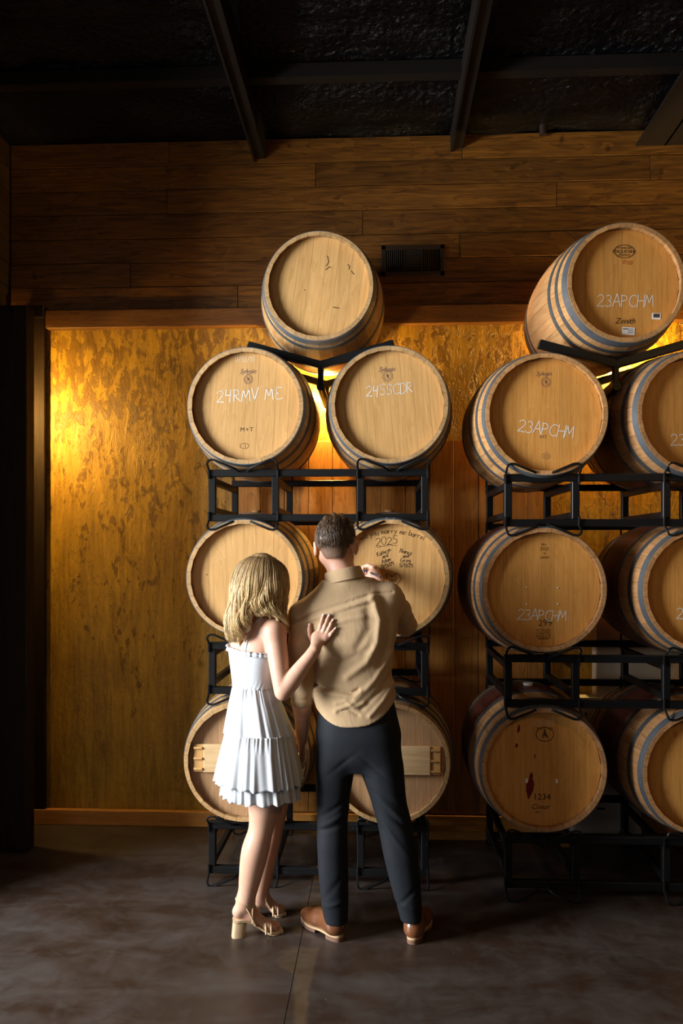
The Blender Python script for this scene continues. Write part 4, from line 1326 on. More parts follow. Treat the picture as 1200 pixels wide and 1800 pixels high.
    S_.loft([K(1300, 553, 701, 3.685, 0.130), K(1255, 551, 701, 3.685, 0.130), K(1225, 551, 698, 3.685, 0.128), K(1185, 551, 688, 3.69, 0.120), K(1150, 547, 689, 3.695, 0.120),
             K(1105, 530, 699, 3.70, 0.128), K(1075, 524, 700, 3.705, 0.122), K(1052, 545, 685, 3.71, 0.105), K(1036, 560, 662, 3.71, 0.085), K(1022, 568, 645, 3.71, 0.066)], 0.03, 0.0, 2.3)
    # shoulders, trapezius, sleeves
    S_.cap(A(603, 1032, 3.705), sh_l + np.array([0.012, 0, 0.0]), 0.060, 0.060, 0.05)
    S_.cap(A(610, 1030, 3.705), sh_r + np.array([-0.004, 0, 0.0]), 0.060, 0.062, 0.05)
    S_.chain([sh_l, sh_l * .5 + el_l * .5, el_l, el_l * .58 + wr_l * .42], [0.062, 0.059, 0.053, 0.047], 0.028)
    S_.chain([sh_r, sh_r * .45 + el_r * .55, el_r], [0.066, 0.060, 0.054], 0.03)
    S_.chain([el_r, el_r * .58 + wr_r * .42], [0.055, 0.047], 0.02)
    # sleeve ends cut square
    X, Y, Z = S_.grid()
    def cutplane(pt, dirv, rad):
        d = (X - pt[0]) * dirv[0] + (Y - pt[1]) * dirv[1] + (Z - pt[2]) * dirv[2]
        rr = np.sqrt((X - pt[0]) ** 2 + (Y - pt[1]) ** 2 + (Z - pt[2]) ** 2)
        S_.f = np.where(rr < rad, np.maximum(S_.f, d), S_.f)
    dl = (wr_l - el_l) / np.linalg.norm(wr_l - el_l); dr = (wr_r - el_r) / np.linalg.norm(wr_r - el_r)
    cutplane(el_l * .62 + wr_l * .38, dl, 0.075); cutplane(el_r * .62 + wr_r * .38, dr, 0.075)
    # hem: shirt-tail curve
    xc = (A(552, 1260, 3.6)[0] + A(700, 1260, 3.6)[0]) / 2 - 0.008
    zt = A(600, 1280, 3.55)[2]
    hem = zt + 0.115 * np.clip(np.abs((X - xc) / 0.195), 0, 1.1) ** 2.6 + 0.0 * Y
    hem = hem + (X - xc) * 0.07
    near_torso = (np.abs(X - xc) < 0.235) 
    S_.f = np.where((Z < 1.10) & (X > A(549, 1240, 3.66)[0]), np.maximum(S_.f, hem - Z), S_.f)
    # creases on the back
    back = np.clip((3.70 - Y) / 0.03, 0, 1)
    def crease(pts, amp, w):
        px_ = [A(u, v, 3.57) for u, v in pts]
        best = None
        for a, b in zip(px_[:-1], px_[1:]):
            dx, dz = b[0] - a[0], b[2] - a[2]
            L2 = dx * dx + dz * dz
            t = np.clip(((X - a[0]) * dx + (Z - a[2]) * dz) / L2, 0, 1)
            d = np.sqrt((X - a[0] - t * dx) ** 2 + (Z - a[2] - t * dz) ** 2)
            best = d if best is None else np.minimum(best, d)
        return amp * np.exp(-(best / w) ** 2)
    g = np.zeros((len(S_.ax[0]), 1, len(S_.ax[2])), np.float32)
    for pts, amp, w in (
        ([(514, 1092), (560, 1076), (610, 1060), (655, 1045), (690, 1043)], 0.006, 0.006),      # yoke seam (groove)
        ([(514, 1100), (560, 1085), (610, 1069), (650, 1055)], -0.006, 0.010),
        ([(590, 1078), (625, 1068), (655, 1062)], 0.004, 0.008),
        ([(655, 1050), (668, 1090), (664, 1130), (645, 1165), (610, 1190)], -0.012, 0.018),
        ([(672, 1055), (684, 1095), (682, 1130), (668, 1170)], 0.007, 0.016),
        ([(645, 1075), (648, 1105), (628, 1140)], 0.006, 0.018),
        ([(553, 1208), (590, 1212), (618, 1218), (630, 1212)], 0.010, 0.007),
        ([(553, 1216), (590, 1221), (622, 1225), (634, 1214)], -0.008, 0.009),
        ([(690, 1150), (660, 1195), (620, 1235), (590, 1250)], -0.008, 0.013),
        ([(694, 1180), (668, 1215), (635, 1245)], 0.007, 0.011),
        ([(697, 1200), (676, 1230), (650, 1258)], -0.007, 0.011),
        ([(560, 1130), (590, 1150), (630, 1150)], -0.004, 0.016),
        ([(572, 1170), (610, 1160), (650, 1140)], 0.004, 0.014),
        ([(590, 1236), (608, 1232), (622, 1242), (640, 1236)], -0.007, 0.009),
        ([(595, 1250), (612, 1246), (630, 1256)], 0.006, 0.007),
        ([(560, 1100), (585, 1096), (615, 1088), (640, 1085)], -0.004, 0.010)):
        g += crease(pts, amp, w)
    S_.f += 0.85 * g * back
    # cloth folds on the sleeves
    def folds(p, q, amp, n_):
        d = (q - p); L = np.linalg.norm(d); d = d / L
        t = ((X - p[0]) * d[0] + (Y - p[1]) * d[1] + (Z - p[2]) * d[2]) / L
        rr = np.sqrt(np.maximum((X - p[0]) ** 2 + (Y - p[1]) ** 2 + (Z - p[2]) ** 2 - (t * L) ** 2, 0))
        m = (t > 0.1) & (t < 1.1) & (rr < 0.085)
        S_.f = np.where(m, S_.f + amp * np.sin(t * n_ + 25 * (X - p[0]) + 14 * (Y - p[1])), S_.f)
    folds(sh_l, el_l * .62 + wr_l * .38, 0.0022, 26.0); folds(sh_r, el_r, 0.003, 15.0); folds(el_r, el_r * .62 + wr_r * .38, 0.002, 18.0)
    global SHIRT_FIELD
    SHIRT_FIELD = S_
    shirt = S_.mesh('shirt', M['shirt'], base, man, 1)
    shirt['label'] = 'tan cotton button shirt with rolled sleeves'
    # rolled cuffs
    for e_, w_, d_ in ((el_l, wr_l, dl), (el_r, wr_r, dr)):
        c0 = e_ * .74 + w_ * .26; c1 = e_ * .60 + w_ * .40
        Vb = lambda p: Vector(p - base)
        MB().tube([Vb(c0), Vb(c0 * .9 + c1 * .1), Vb(c1 * .9 + c0 * .1), Vb(c1)], [0.050, 0.0535, 0.052, 0.048], 22).build('cuff', M['shirt'], shirt, 60)
    # collar: a folded band round the neck, tilted with the shoulders
    cc = A(604, 1012, 3.712); upc = np.array([-0.22, 0.08, 1.0]); upc /= np.linalg.norm(upc)
    rc = np.cross(np.array([0, 1, 0.0]), upc); rc /= np.linalg.norm(rc); fc = np.cross(upc, rc)
    vs_, fs_ = [], []
    ns = 40
    prof = [(0.0, -0.030), (0.0, 0.024), (0.004, 0.030), (0.009, 0.024), (0.020, -0.026), (0.015, -0.028), (0.007, 0.015)]
    for i in range(ns + 1):
        a = -PI * 0.92 + 2 * PI * 0.92 * i / ns - PI / 2
        opn = abs(i / ns - 0.5) * 2
        rx_, ry_ = 0.078, 0.072
        for (o, z) in prof:
            p = cc + rc * math.cos(a) * (rx_ + o) + fc * math.sin(a) * (ry_ + o) + upc * (z - 0.02 * max(0, opn - 0.5))
            vs_.append(p - base)
    m_ = len(prof)
    for i in range(ns):
        for q in range(m_):
            fs_.append((i * m_ + q, i * m_ + (q + 1) % m_, (i + 1) * m_ + (q + 1) % m_, (i + 1) * m_ + q))
    link('collar', mesh('collar', vs_, fs_, M['shirt'], 50), shirt)

    # trousers
    T = Field((-0.36, 3.46, 0.03), (0.32, 3.90, 1.10), 0.0050)
    T.loft([K(1352, 580, 680, 3.67, 0.080), K(1330, 560, 700, 3.675, 0.112), K(1290, 554, 706, 3.68, 0.124), K(1240, 560, 694, 3.69, 0.112), K(1215, 562, 690, 3.69, 0.108)], 0.03, 0, 2.4)
    T.loft([K(1618, 570, 611, 3.632, 0.060), K(1590, 565, 612, 3.632, 0.062), K(1540, 560, 612, 3.63, 0.068), K(1480, 557, 611, 3.63, 0.074), K(1440, 557, 611, 3.64, 0.072), K(1400, 556, 615, 3.655, 0.082), K(1340, 553, 625, 3.67, 0.100), K(1270, 570, 628, 3.675, 0.09)], 0.022, 0, 2.2)
    T.loft([K(1615, 704, 741, 3.612, 0.056), K(1590, 697, 741, 3.612, 0.060), K(1550, 685, 739, 3.615, 0.066), K(1500, 673, 734, 3.62, 0.074), K(1450, 664, 724, 3.635, 0.074), K(1400, 650, 713, 3.65, 0.084), K(1340, 628, 709, 3.67, 0.102), K(1270, 632, 690, 3.675, 0.09)], 0.022, 0, 2.2)
    X, Y, Z = T.grid()
    # knee, seat and hem creases
    def wr(u, v, amp, w, slope):
        p = A(u, v, 3.56)
        d = (Z - p[2]) - slope * (X - p[0])
        return amp * np.exp(-(d / w) ** 2) * np.exp(-((X - p[0]) / 0.055) ** 2)
    g = np.zeros((len(T.ax[0]), 1, len(T.ax[2])), np.float32)
    for a in ((585, 1425, 0.006, 0.012, 0.6), (590, 1442, -0.006, 0.012, 0.5), (578, 1458, 0.005, 0.010, 0.3), (690, 1412, 0.006, 0.012, -0.5), (695, 1430, -0.007, 0.012, -0.7), (702, 1448, 0.006, 0.010, -0.8), (690, 1470, -0.004, 0.014, -1.2),
              (588, 1560, 0.003, 0.02, 1.2), (590, 1592, -0.004, 0.010, 0.3), (718, 1575, 0.004, 0.014, 1.0), (722, 1596, -0.004, 0.010, -0.3), (600, 1345, 0.004, 0.012, 0.8), (655, 1350, 0.004, 0.012, -0.8)):
        g += wr(*a)
    T.f += g * np.clip((3.70 - Y) / 0.04, 0, 1)
    T.mesh('trousers', M['trouser'], base, man, 1)

    # shoes
    for heel, toe, nm in ((A(597, 1650, 3.595), A(534, 1619, 3.79), 'l'), (A(724, 1654, 3.585), A(748, 1615, 3.83), 'r')):
        heel = np.array([heel[0], heel[1], 0.0]); toe = np.array([toe[0], toe[1], 0.0])
        d = (toe - heel); L = np.linalg.norm(d); d /= L
        sd = np.array([d[1], -d[0], 0.0])
        sh = empty('shoe'); sh.parent = man
        Q = lambda t, x, z: heel + d * t * L + sd * x + np.array([0, 0, z])
        B = Field(np.minimum(heel, toe) - 0.10, np.maximum(heel, toe) + np.array([0.10, 0.10, 0.16]), 0.004)
        Rm = np.array([sd, d, [0, 0, 1]])
        B.ell(Q(0.13, 0, 0.060), (0.036, 0.046, 0.040), Rm, 0.02)
        B.cap(Q(0.12, 0, 0.055), Q(0.16, 0, 0.098), 0.036, 0.039, 0.03)
        B.cap(Q(0.15, 0, 0.058), Q(0.52, 0.0, 0.056), 0.036, 0.042, 0.03)
        B.cap(Q(0.22, 0, 0.088), Q(0.55, 0, 0.062), 0.034, 0.034, 0.03)
        B.ell(Q(0.74, 0.0, 0.044), (0.047, 0.075, 0.034), Rm, 0.03)
        x_, y_, z_ = B.grid()
        B.f = np.maximum(B.f, 0.026 - z_)
        up_ = B.mesh('upper', M['leather'], base, sh, 1)
        # sole and heel from an outline
        ol = []
        for k in range(36):
            a = 2 * PI * k / 36
            t = 0.5 - 0.5 * math.cos(a)
            w = 0.050 * (math.sin(PI * min(1, max(0, t)) ) ** 0.33) * (0.86 + 0.22 * math.exp(-((t - 0.70) / 0.2) ** 2) - 0.14 * math.exp(-((t - 0.38) / 0.16) ** 2))
            ol.append((t * 1.06 - 0.04, w * (1 if a < PI else -1)))
        def slab(pts, z0, z1, name, mat):
            n_ = len(pts)
            vs2 = [Q(t, x, z0 + (0.006 * max(0, t - 0.72) / 0.28 if z0 > 0.005 else 0)) - base for t, x in pts] + [Q(t, x, z1 + (0.006 * max(0, t - 0.72) / 0.28)) - base for t, x in pts]
            fs2 = [tuple(range(n_))[::-1], tuple(range(n_, 2 * n_))] + [(k, (k + 1) % n_, (k + 1) % n_ + n_, k + n_) for k in range(n_)]
            o = link(name, mesh(name, vs2, fs2, mat, 40), sh)
            bm = bmesh.new(); bm.from_mesh(o.data); bmesh.ops.recalc_face_normals(bm, faces=bm.faces); bm.to_mesh(o.data); bm.free()
            return o
        slab(ol, 0.019, 0.028, 'welt', M['welt'])
        slab([(t, x) for t, x in ol if t < 0.30], 0.0, 0.019, 'heel', M['heelrubber'])
        slab([(t, x * .97) for t, x in ol if t > 0.44], 0.0025, 0.019, 'sole', M['heelrubber'])
        # heel seam
        MB().tube([Vector(Q(-0.012 + 0.004 * q, 0, 0.030 + 0.016 * q) - base) for q in range(5)], 0.0022, 5).build('back_seam', M['welt'], sh, 180)

    # pen, held
    tip, end = Vector(pen_tip), Vector(pen_end)
    pen = empty('marker_pen', tip)
    tag(pen, 'slim dark navy marker pen in the right hand of the man', 'pen')
    d = end - tip
    m_pen = mat_new('navy_plastic', 0.3, 0, (0.015, 0.018, 0.035))[0]
    MB().tube([d * 0.0, d * 0.06], [0.0012, 0.0022], 10).build('nib', M['black'], pen, 40)
    MB().tube([d * 0.06, d * 0.16, d * 0.2, d * 0.97, d * 1.0], [0.0024, 0.0046, 0.0052, 0.0052, 0.004], 12).build('barrel', m_pen, pen, 40)
    MB().tube([d * 0.70 + Vector((0, -0.007, 0.002)), d * 0.98 + Vector((0, -0.007, 0.002))], 0.0016, 6).build('clip', M['hoop'], pen, 40)
build_man()
# ---------------------------------------------------------------- WOMAN
def surf(F, u, v, y0=3.30, y1=4.0):
    """distance Y at which the line of sight through (u, v) meets the field"""
    for Y in np.arange(y0, y1, 0.003):
        p = (A(u, v, Y) - F.lo) / F.h
        i = np.round(p).astype(int)
        if (i >= 0).all() and (i < F.n).all() and F.f[i[0], i[1], i[2]] < 0: return Y
    return None

def build_woman(shirtF):
    base = np.array([-0.57, 3.68, 0.0])
    w = empty('person', tuple(base))
    tag(w, 'person with long blonde hair in a short white dress, hand on the man\'s back', 'person')
    yawT = -0.60
    fw = np.array([math.sin(-yawT), math.cos(-yawT), 0.0])         # torso forward
    rt = np.array([math.cos(yawT), math.sin(yawT), 0.0])
    headc = A(463, 1021, 3.655)
    Rh = rows3((0.82, 0.57, -0.06), (0.05, 0.02, 1))
    sh_r, el_r, wr_r = A(482, 1109, 3.580), A(497, 1217, 3.515), A(553, 1143, 3.535)
    sh_l, el_l, wr_l = A(423, 1104, 3.745), A(446, 1215, 3.86), A(503, 1275, 3.80)
    def kz(v, u, Y, rx, ry):
        p = A(u, v, Y); return (p[2], p[0], p[1], rx, ry)
    torso = [kz(1345, 455, 3.66, 0.130, 0.110), kz(1310, 453, 3.655, 0.146, 0.120), kz(1260, 450, 3.65, 0.128, 0.106), kz(1207, 446, 3.645, 0.097, 0.076), kz(1175, 445, 3.645, 0.106, 0.082),
             kz(1145, 447, 3.65, 0.124, 0.092), kz(1120, 449, 3.655, 0.132, 0.082), kz(1104, 451, 3.66, 0.128, 0.062), kz(1088, 453, 3.66, 0.085, 0.050)]
    F = Field((-0.96, 3.36, -0.01), (-0.16, 4.00, 1.78), 0.0042)
    s = 0.95
    P = head_sdf(F, headc, Rh, s, True)
    F.chain([A(453, 1095, 3.665), A(456, 1070, 3.66), headc + np.array([-0.01, -0.01, -0.05])], [0.056, 0.046, 0.048], 0.03)
    F.loft(torso, 0.03, yawT, 2.2)
    # bust
    for sx in (-1, 1):
        c = A(447, 1150, 3.65) + fw * 0.072 + rt * sx * 0.058
        F.ell(c, (0.055, 0.055, 0.058), None, 0.03)
    F.limb([sh_r, sh_r * .5 + el_r * .5, el_r], [0.045, 0.041, 0.034], 0.014)
    F.cap(A(462, 1096, 3.62), sh_r, 0.042, 0.043, 0.04)
    F.cap(A(440, 1096, 3.68), sh_l, 0.042, 0.042, 0.04)
    F.limb([el_r, el_r * .65 + wr_r * .35, wr_r], [0.034, 0.036, 0.0225], 0.012)
    F.chain([sh_l, el_l, el_l * .65 + wr_l * .35, wr_l], [0.041, 0.034, 0.034, 0.022], 0.02)
    # right hand flat on the shirt back
    def hp(u, v, lift):
        y = surf(shirtF, u, v) or 3.56
        return A(u, v, y - lift)
    F.cap(wr_r, hp(560, 1121, 0.016), 0.0225, 0.034, 0.015, ((0.1, -1, 0.1), 0.50))
    F.cap(hp(556, 1122, 0.016), hp(572, 1121, 0.016), 0.020, 0.018, 0.012, ((0.1, -1, 0.1), 0.6))
    tips = []
    for (a, b, c_, d_), r in ((((560, 1110), (563.5, 1099), (566, 1089), (568, 1081)), 0.0086), (((567, 1112), (571.5, 1100), (575, 1090), (578, 1082)), 0.0088),
                              (((573, 1116), (578, 1105), (581.5, 1097), (584.5, 1090)), 0.0085), (((577, 1122), (582, 1114), (586, 1109), (589, 1104.5)), 0.0076),
                              (((549, 1128), (544.5, 1117), (543.5, 1107), (544, 1098)), 0.0098)):
        pts = [hp(*a, 0.012), hp(*b, 0.013), hp(*c_, 0.010), hp(*d_, 0.008)]
        F.chain(pts, [r * 1.1, r, r * 0.95, r * 0.82], 0.005)
        tips.append((pts[-1], pts[-1] - pts[-2], r))
    # left hand, softly closed on his hanging hand
    hd = np.array([0.55, -0.25, -0.75]); hd /= np.linalg.norm(hd)
    sd = np.array([0.3, 0.9, -0.1]); nr = np.cross(hd, sd)
    F.cap(wr_l, wr_l + hd * 0.06, 0.022, 0.032, 0.012, (nr, 0.5))
    for o, L in ((0.024, 0.068), (0.008, 0.076), (-0.008, 0.07), (-0.023, 0.055)):
        q0 = wr_l + hd * 0.075 + sd * o
        q1 = q0 + hd * L * 0.45 - nr * 0.006; q2 = q1 + (hd * 0.75 - nr * 0.6) * L * 0.33; q3 = q2 + (hd * 0.3 - nr * 0.9) * L * 0.25
        F.chain([q0, q1, q2, q3], [0.0088, 0.0084, 0.0078, 0.007], 0.004)
    F.chain([wr_l + hd * 0.03 + sd * 0.02, wr_l + hd * 0.06 + sd * 0.045, wr_l + hd * 0.09 + sd * 0.05], [0.012, 0.0105, 0.0085], 0.006)
    # legs
    F.limb([A(462, 1325, 3.635), A(465, 1400, 3.625), A(459, 1455, 3.628), A(448, 1497, 3.615), A(440, 1540, 3.620), A(432, 1588, 3.625)], [0.088, 0.076, 0.053, 0.058, 0.048, 0.0315], 0.012)
    F.limb([A(466, 1325, 3.74), A(478, 1400, 3.755), A(478, 1452, 3.775), A(467, 1497, 3.785), A(460, 1540, 3.80), A(455, 1583, 3.815)], [0.086, 0.074, 0.052, 0.056, 0.047, 0.031], 0.012)
    feet = []
    for an, hl, bl, tp in ((A(431, 1592, 3.625), A(420, 1610, 3.622), A(470, 1632, 3.655), A(488, 1636, 3.668)),
                           (A(454, 1584, 3.815), A(446, 1594, 3.812), A(482, 1605, 3.835), A(494, 1607, 3.845))):
        hl[2] = 0.112; bl[2] = 0.036; tp[2] = 0.028; an[2] = 0.165
        F.chain([an + np.array([0, 0, 0.02]), an, hl], [0.031, 0.033, 0.027], 0.02)
        F.cap(an, bl * .45 + hl * .55 + np.array([0, 0, 0.02]), 0.033, 0.027, 0.02)
        F.cap(bl * .45 + hl * .55 + np.array([0, 0, 0.015]), bl, 0.028, 0.021, 0.02)
        F.cap(hl, bl * .5 + hl * .5, 0.026, 0.022, 0.02)
        dt = tp - bl; L = np.linalg.norm(dt); dt /= L
        sdv = np.array([dt[1], -dt[0], 0]); sdv /= np.linalg.norm(sdv)
        F.cap(bl - sdv * 0.014, bl + sdv * 0.014, 0.021, 0.020, 0.015)
        for q in range(5):
            off = (-0.024 + 0.012 * q)
            a0 = bl + sdv * off * 0.9
            F.chain([a0, a0 + dt * (0.034 - 0.003 * q) + np.array([0, 0, 0.001]), a0 + dt * (0.054 - 0.005 * q) - np.array([0, 0, 0.006])], [0.0125, 0.0095 if q else 0.0115, 0.0075 if q else 0.0095], 0.004)
        feet.append((an, hl, bl, tp, dt, sdv))
    F.mesh('body', M['skin_w'], base, w, 1)
    eyes(P, Rh, base, w)
    for tp, d, r in tips:
        d = d / np.linalg.norm(d)
        c = Vector(tp + np.array([0, -r * 0.55, 0.0]) + d * 0.001 - base)
        dv = Vector(d)
        MB().tube([c - dv * 0.006, c - dv * 0.002, c + dv * 0.004, c + dv * 0.007], [0.003, 0.0048, 0.0046, 0.0022], 10, flat=0.55).build('nail', M['nail'], w, 180)

    # ---------------- dress
    dr = empty('dress'); dr.parent = w
    dr['label'] = 'white cotton sundress with thin straps and tiered skirt'
    B = Field((-0.80, 3.44, 1.08), (-0.34, 3.88, 1.44), 0.004)
    g = 0.007
    B.loft([(z, cx, cy, rx + g, ry + g) for z, cx, cy, rx, ry in torso], 0.0, yawT, 2.2)
    for sx in (-1, 1):
        c = A(447, 1150, 3.65) + fw * 0.072 + rt * sx * 0.058
        B.ell(c, (0.055 + g, 0.055 + g, 0.058 + g), None, 0.03)
    X, Y, Z = B.grid()
    cxy = A(447, 1150, 3.65)
    fwd = (X - cxy[0]) * fw[0] + (Y - cxy[1]) * fw[1]
    sid = (X - cxy[0]) * rt[0] + (Y - cxy[1]) * rt[1]
    ztop = A(440, 1143, 3.56)[2]
    topz = ztop + 0.30 * np.clip(fwd, -0.02, 0.12) - 0.10 * sid
    zb = A(446, 1209, 3.6)[2]
    B.f = np.maximum(np.maximum(B.f, Z - topz), zb - 0.004 - Z)
    th = np.arctan2(sid, fwd)
    B.f = B.f + 0.0012 * np.sin(th * 34 + 3 * np.sin(Z * 60)) * np.clip((zb + 0.05 - Z) / 0.05, 0, 1)
    B.mesh('bodice', M['dress'], base, dr, 1)
    # ruffle along the neckline
    mb = MB(); n_ = 150
    tz = A(447, 1145, 3.65)[2]
    vs_, fs_ = [], []
    for i in range(n_):
        a = 2 * PI * i / n_
        lx, ly = math.sin(a), math.cos(a)
        rx, ry = 0.128, 0.096
        ry2 = ry + (0.030 if ly > 0 else 0) * ly
        wob = 0.0014 * math.sin(a * 31) + 0.0012 * math.sin(a * 47 + 1)
        p = np.array([cxy[0], cxy[1], 0]) + rt * lx * (rx + 0.010 + wob) + fw * ly * (ry2 + 0.010 + wob)
        zt = ztop + 0.30 * min(max(ly * ry2, -0.02), 0.12) - 0.10 * lx * rx
        for q, dz in enumerate((-0.014, -0.006, 0.0, 0.007)):
            k = (0.004, 0.0, -0.002, 0.003)[q]
            pp_ = p + (rt * lx + fw * ly) * (k + wob * (0.5, 0.2, 0.2, 1.0)[q] * 2)
            vs_.append(np.array([pp_[0], pp_[1], zt + dz + 0.0015 * math.sin(a * 40 + q)]) - base)
    for i in range(n_):
        for q in range(3):
            j = (i + 1) % n_
            fs_.append((i * 4 + q, j * 4 + q, j * 4 + q + 1, i * 4 + q + 1))
    o = link('neck_ruffle', mesh('neck_ruffle', vs_, fs_, M['dress'], 180), dr)
    sm = o.modifiers.new('thickness', 'SOLIDIFY'); sm.thickness = 0.0016
    # straps
    for pix in (((431, 1146), (435, 1125), (442, 1106), (450, 1094), (457, 1087)), ((408, 1140), (411, 1122), (417, 1105), (424, 1096), (431, 1093))):
        pts = []
        for u, v in pix:
            y = surf(F, u, v) or 3.66
            pts.append(A(u, v, y - 0.002))
        last = pts[-1]
        pts += [last + fw * 0.035 + np.array([0, 0, 0.004]), last + fw * 0.085 + np.array([0, 0, -0.03]), last + fw * 0.12 + np.array([0, 0, -0.09])]
        MB().tube([Vector(p - base) for p in path_smooth(pts, 22)], 0.0042, 8, flat=0.6).build('strap', M['dress'], dr, 180)

    # skirt tiers: pleated shells
    def shell(name, v0, v1, c0, c1, r0, r1, npl, a0, a1, hemw, ny=26, nt=360, seed=1, ell_=0.86, flare=1.25, gather=0.0):
        rn = random.Random(seed)
        ph = [rn.uniform(0, 2 * PI) for _ in range(6)]
        vs_, fs_ = [], []
        pc0, pc1 = A(c0, v0, 3.645), A(c1, v1, 3.655)
        for j in range(ny + 1):
            t = j / ny
            tt = t ** flare
            c = pc0 * (1 - t) + pc1 * t
            r = r0 + (r1 - r0) * tt
            am = a0 + (a1 - a0) * t
            for i in range(nt):
                a = 2 * PI * i / nt
                warp = a + 0.10 * math.sin(3 * a + ph[0]) + 0.05 * math.sin(7 * a + ph[1])
                pl_ = 0.55 * math.sin(npl * warp + ph[2]) + 0.30 * math.sin(npl * 1.7 * warp + ph[3] + 1.2 * t) + 0.25 * math.sin(npl * 0.43 * warp + ph[4])
                fine = gather * math.sin(npl * 3.1 * warp + ph[5]) * max(0, 1 - t * 3.0)
                rr = r + am * pl_ + fine
                z = c[2] - hemw * t ** 6 * math.sin(npl * 0.8 * warp + ph[5]) * 0.5
                p = np.array([c[0], c[1], z]) + rt * math.sin(a) * rr + fw * math.cos(a) * rr * ell_
                vs_.append(p - base)
        for j in range(ny):
            for i in range(nt):
                k = (i + 1) % nt
                fs_.append((j * nt + i, (j + 1) * nt + i, (j + 1) * nt + k, j * nt + k))
        o = link(name, mesh(name, vs_, fs_, M['dress'], 180), dr)
        sm = o.modifiers.new('thickness', 'SOLIDIFY'); sm.thickness = 0.0016
        return o
    shell('skirt_tier', 1206, 1289, 446, 455, 0.098, 0.166, 17, 0.0025, 0.0085, 0.004, seed=3, gather=0.003, flare=0.85)
    shell('skirt_tier', 1285, 1371, 455, 454, 0.158, 0.212, 25, 0.004, 0.0125, 0.010, seed=8, gather=0.0035, flare=0.9)
    shell('underskirt', 1330, 1397, 456, 458, 0.165, 0.190, 23, 0.004, 0.012, 0.010, seed=12, flare=1.0)

    # ---------------- hair
    M['hair_w'] = hair_mat('blonde_hair', (0.36, 0.22, 0.085), (0.62, 0.43, 0.19), (0.82, 0.64, 0.36), 130)
    nt = M['hair_w'].node_tree
    bs = nt.nodes['Principled BSDF']
    tc = nd(nt, 'ShaderNodeTexCoord'); sp = nd(nt, 'ShaderNodeSeparateXYZ'); nt.links.new(tc.outputs['Object'], sp.inputs[0])
    mr = nd(nt, 'ShaderNodeMapRange'); nt.links.new(sp.outputs[2], mr.inputs[0]); mr.inputs[1].default_value = 1.62; mr.inputs[2].default_value = 1.745
    src = bs.inputs['Base Color'].links[0].from_socket
    nt.links.new(mixc(nt, src, (0.20, 0.115, 0.055), mathn(nt, 'MULTIPLY', mr.outputs[0], 0.85)), bs.inputs['Base Color'])
    guides = [
        [(456, 977, 3.70), (428, 990, 3.73), (415, 1028, 3.74), (411, 1068, 3.73), (408, 1100, 3.72), (409, 1130, 3.71)],
        [(455, 976, 3.69), (425, 988, 3.67), (410, 1025, 3.66), (405, 1065, 3.65), (402, 1100, 3.65), (404, 1134, 3.65)],
        [(456, 975, 3.67), (432, 985, 3.62), (417, 1020, 3.60), (411, 1060, 3.59), (404, 1100, 3.60), (406, 1137, 3.61)],
        [(460, 974, 3.65), (441, 983, 3.58), (428, 1020, 3.555), (420, 1060, 3.55), (412, 1100, 3.555), (415, 1138, 3.575)],
        [(463, 974, 3.64), (450, 984, 3.56), (441, 1020, 3.535), (433, 1060, 3.53), (422, 1098, 3.54), (425, 1130, 3.56)],
        [(466, 974, 3.64), (460, 985, 3.555), (455, 1020, 3.53), (449, 1052, 3.53), (446, 1068, 3.54), (441, 1084, 3.55)],
        [(468, 974, 3.64), (470, 986, 3.56), (470, 1020, 3.535), (465, 1050, 3.53), (460, 1070, 3.54), (458, 1088, 3.55)],
        [(470, 975, 3.65), (480, 988, 3.575), (484, 1020, 3.55), (481, 1050, 3.545), (476, 1070, 3.545), (477, 1088, 3.545)],
        [(472, 976, 3.66), (490, 991, 3.60), (495, 1022, 3.58), (494, 1050, 3.575), (489, 1072, 3.56), (494, 1098, 3.545)],
        [(473, 977, 3.68), (497, 996, 3.65), (501, 1025, 3.64), (498, 1052, 3.63), (496, 1080, 3.61), (501, 1118, 3.58)],
        [(473, 978, 3.69), (499, 1000, 3.69), (502, 1030, 3.69), (499, 1060, 3.68), (498, 1090, 3.66), (503, 1122, 3.63)]]
    GP = [[A(*q) for q in g_] for g_ in guides]
    H = Field((-0.80, 3.46, 1.26), (-0.34, 3.86, 1.79), 0.004)
    H.ell(P(0, -0.014, 0.022), (0.084 * s, 0.107 * s, 0.095 * s), Rh, 0.02)
    hc = headc
    for gp in GP:
        pts = path_smooth(gp, 14)
        inset = []
        for i, p in enumerate(pts):
            q = np.array([hc[0], hc[1] + 0.02, p[2]]) - p
            q /= (np.linalg.norm(q) + 1e-6)
            inset.append(p + q * 0.020)
        rs = [0.010, 0.012, 0.014, 0.016] + [0.0185] * 6 + [0.016, 0.013, 0.010, 0.008, 0.005]
        H.chain(inset[1:], rs[1:], 0.012)
    X, Y, Z = H.grid()
    q = [Rh[i, 0] * (X - hc[0]) + Rh[i, 1] * (Y - hc[1]) + Rh[i, 2] * (Z - hc[2]) for i in range(3)]
    cut = np.minimum(q[1] - 0.050 - 0.9 * np.maximum(q[2] - 0.03, 0), 0.058 - np.abs(q[0]) * 0.9)     # opening for the face
    H.f = np.maximum(H.f, cut)
    H.f = H.f + 0.001
    hair = H.mesh('hair', M['hair_w'], base, w, 1)
    hair['label'] = 'long wavy blonde hair with darker roots'
    rn = random.Random(11)
    mb = MB()
    ng = len(GP)
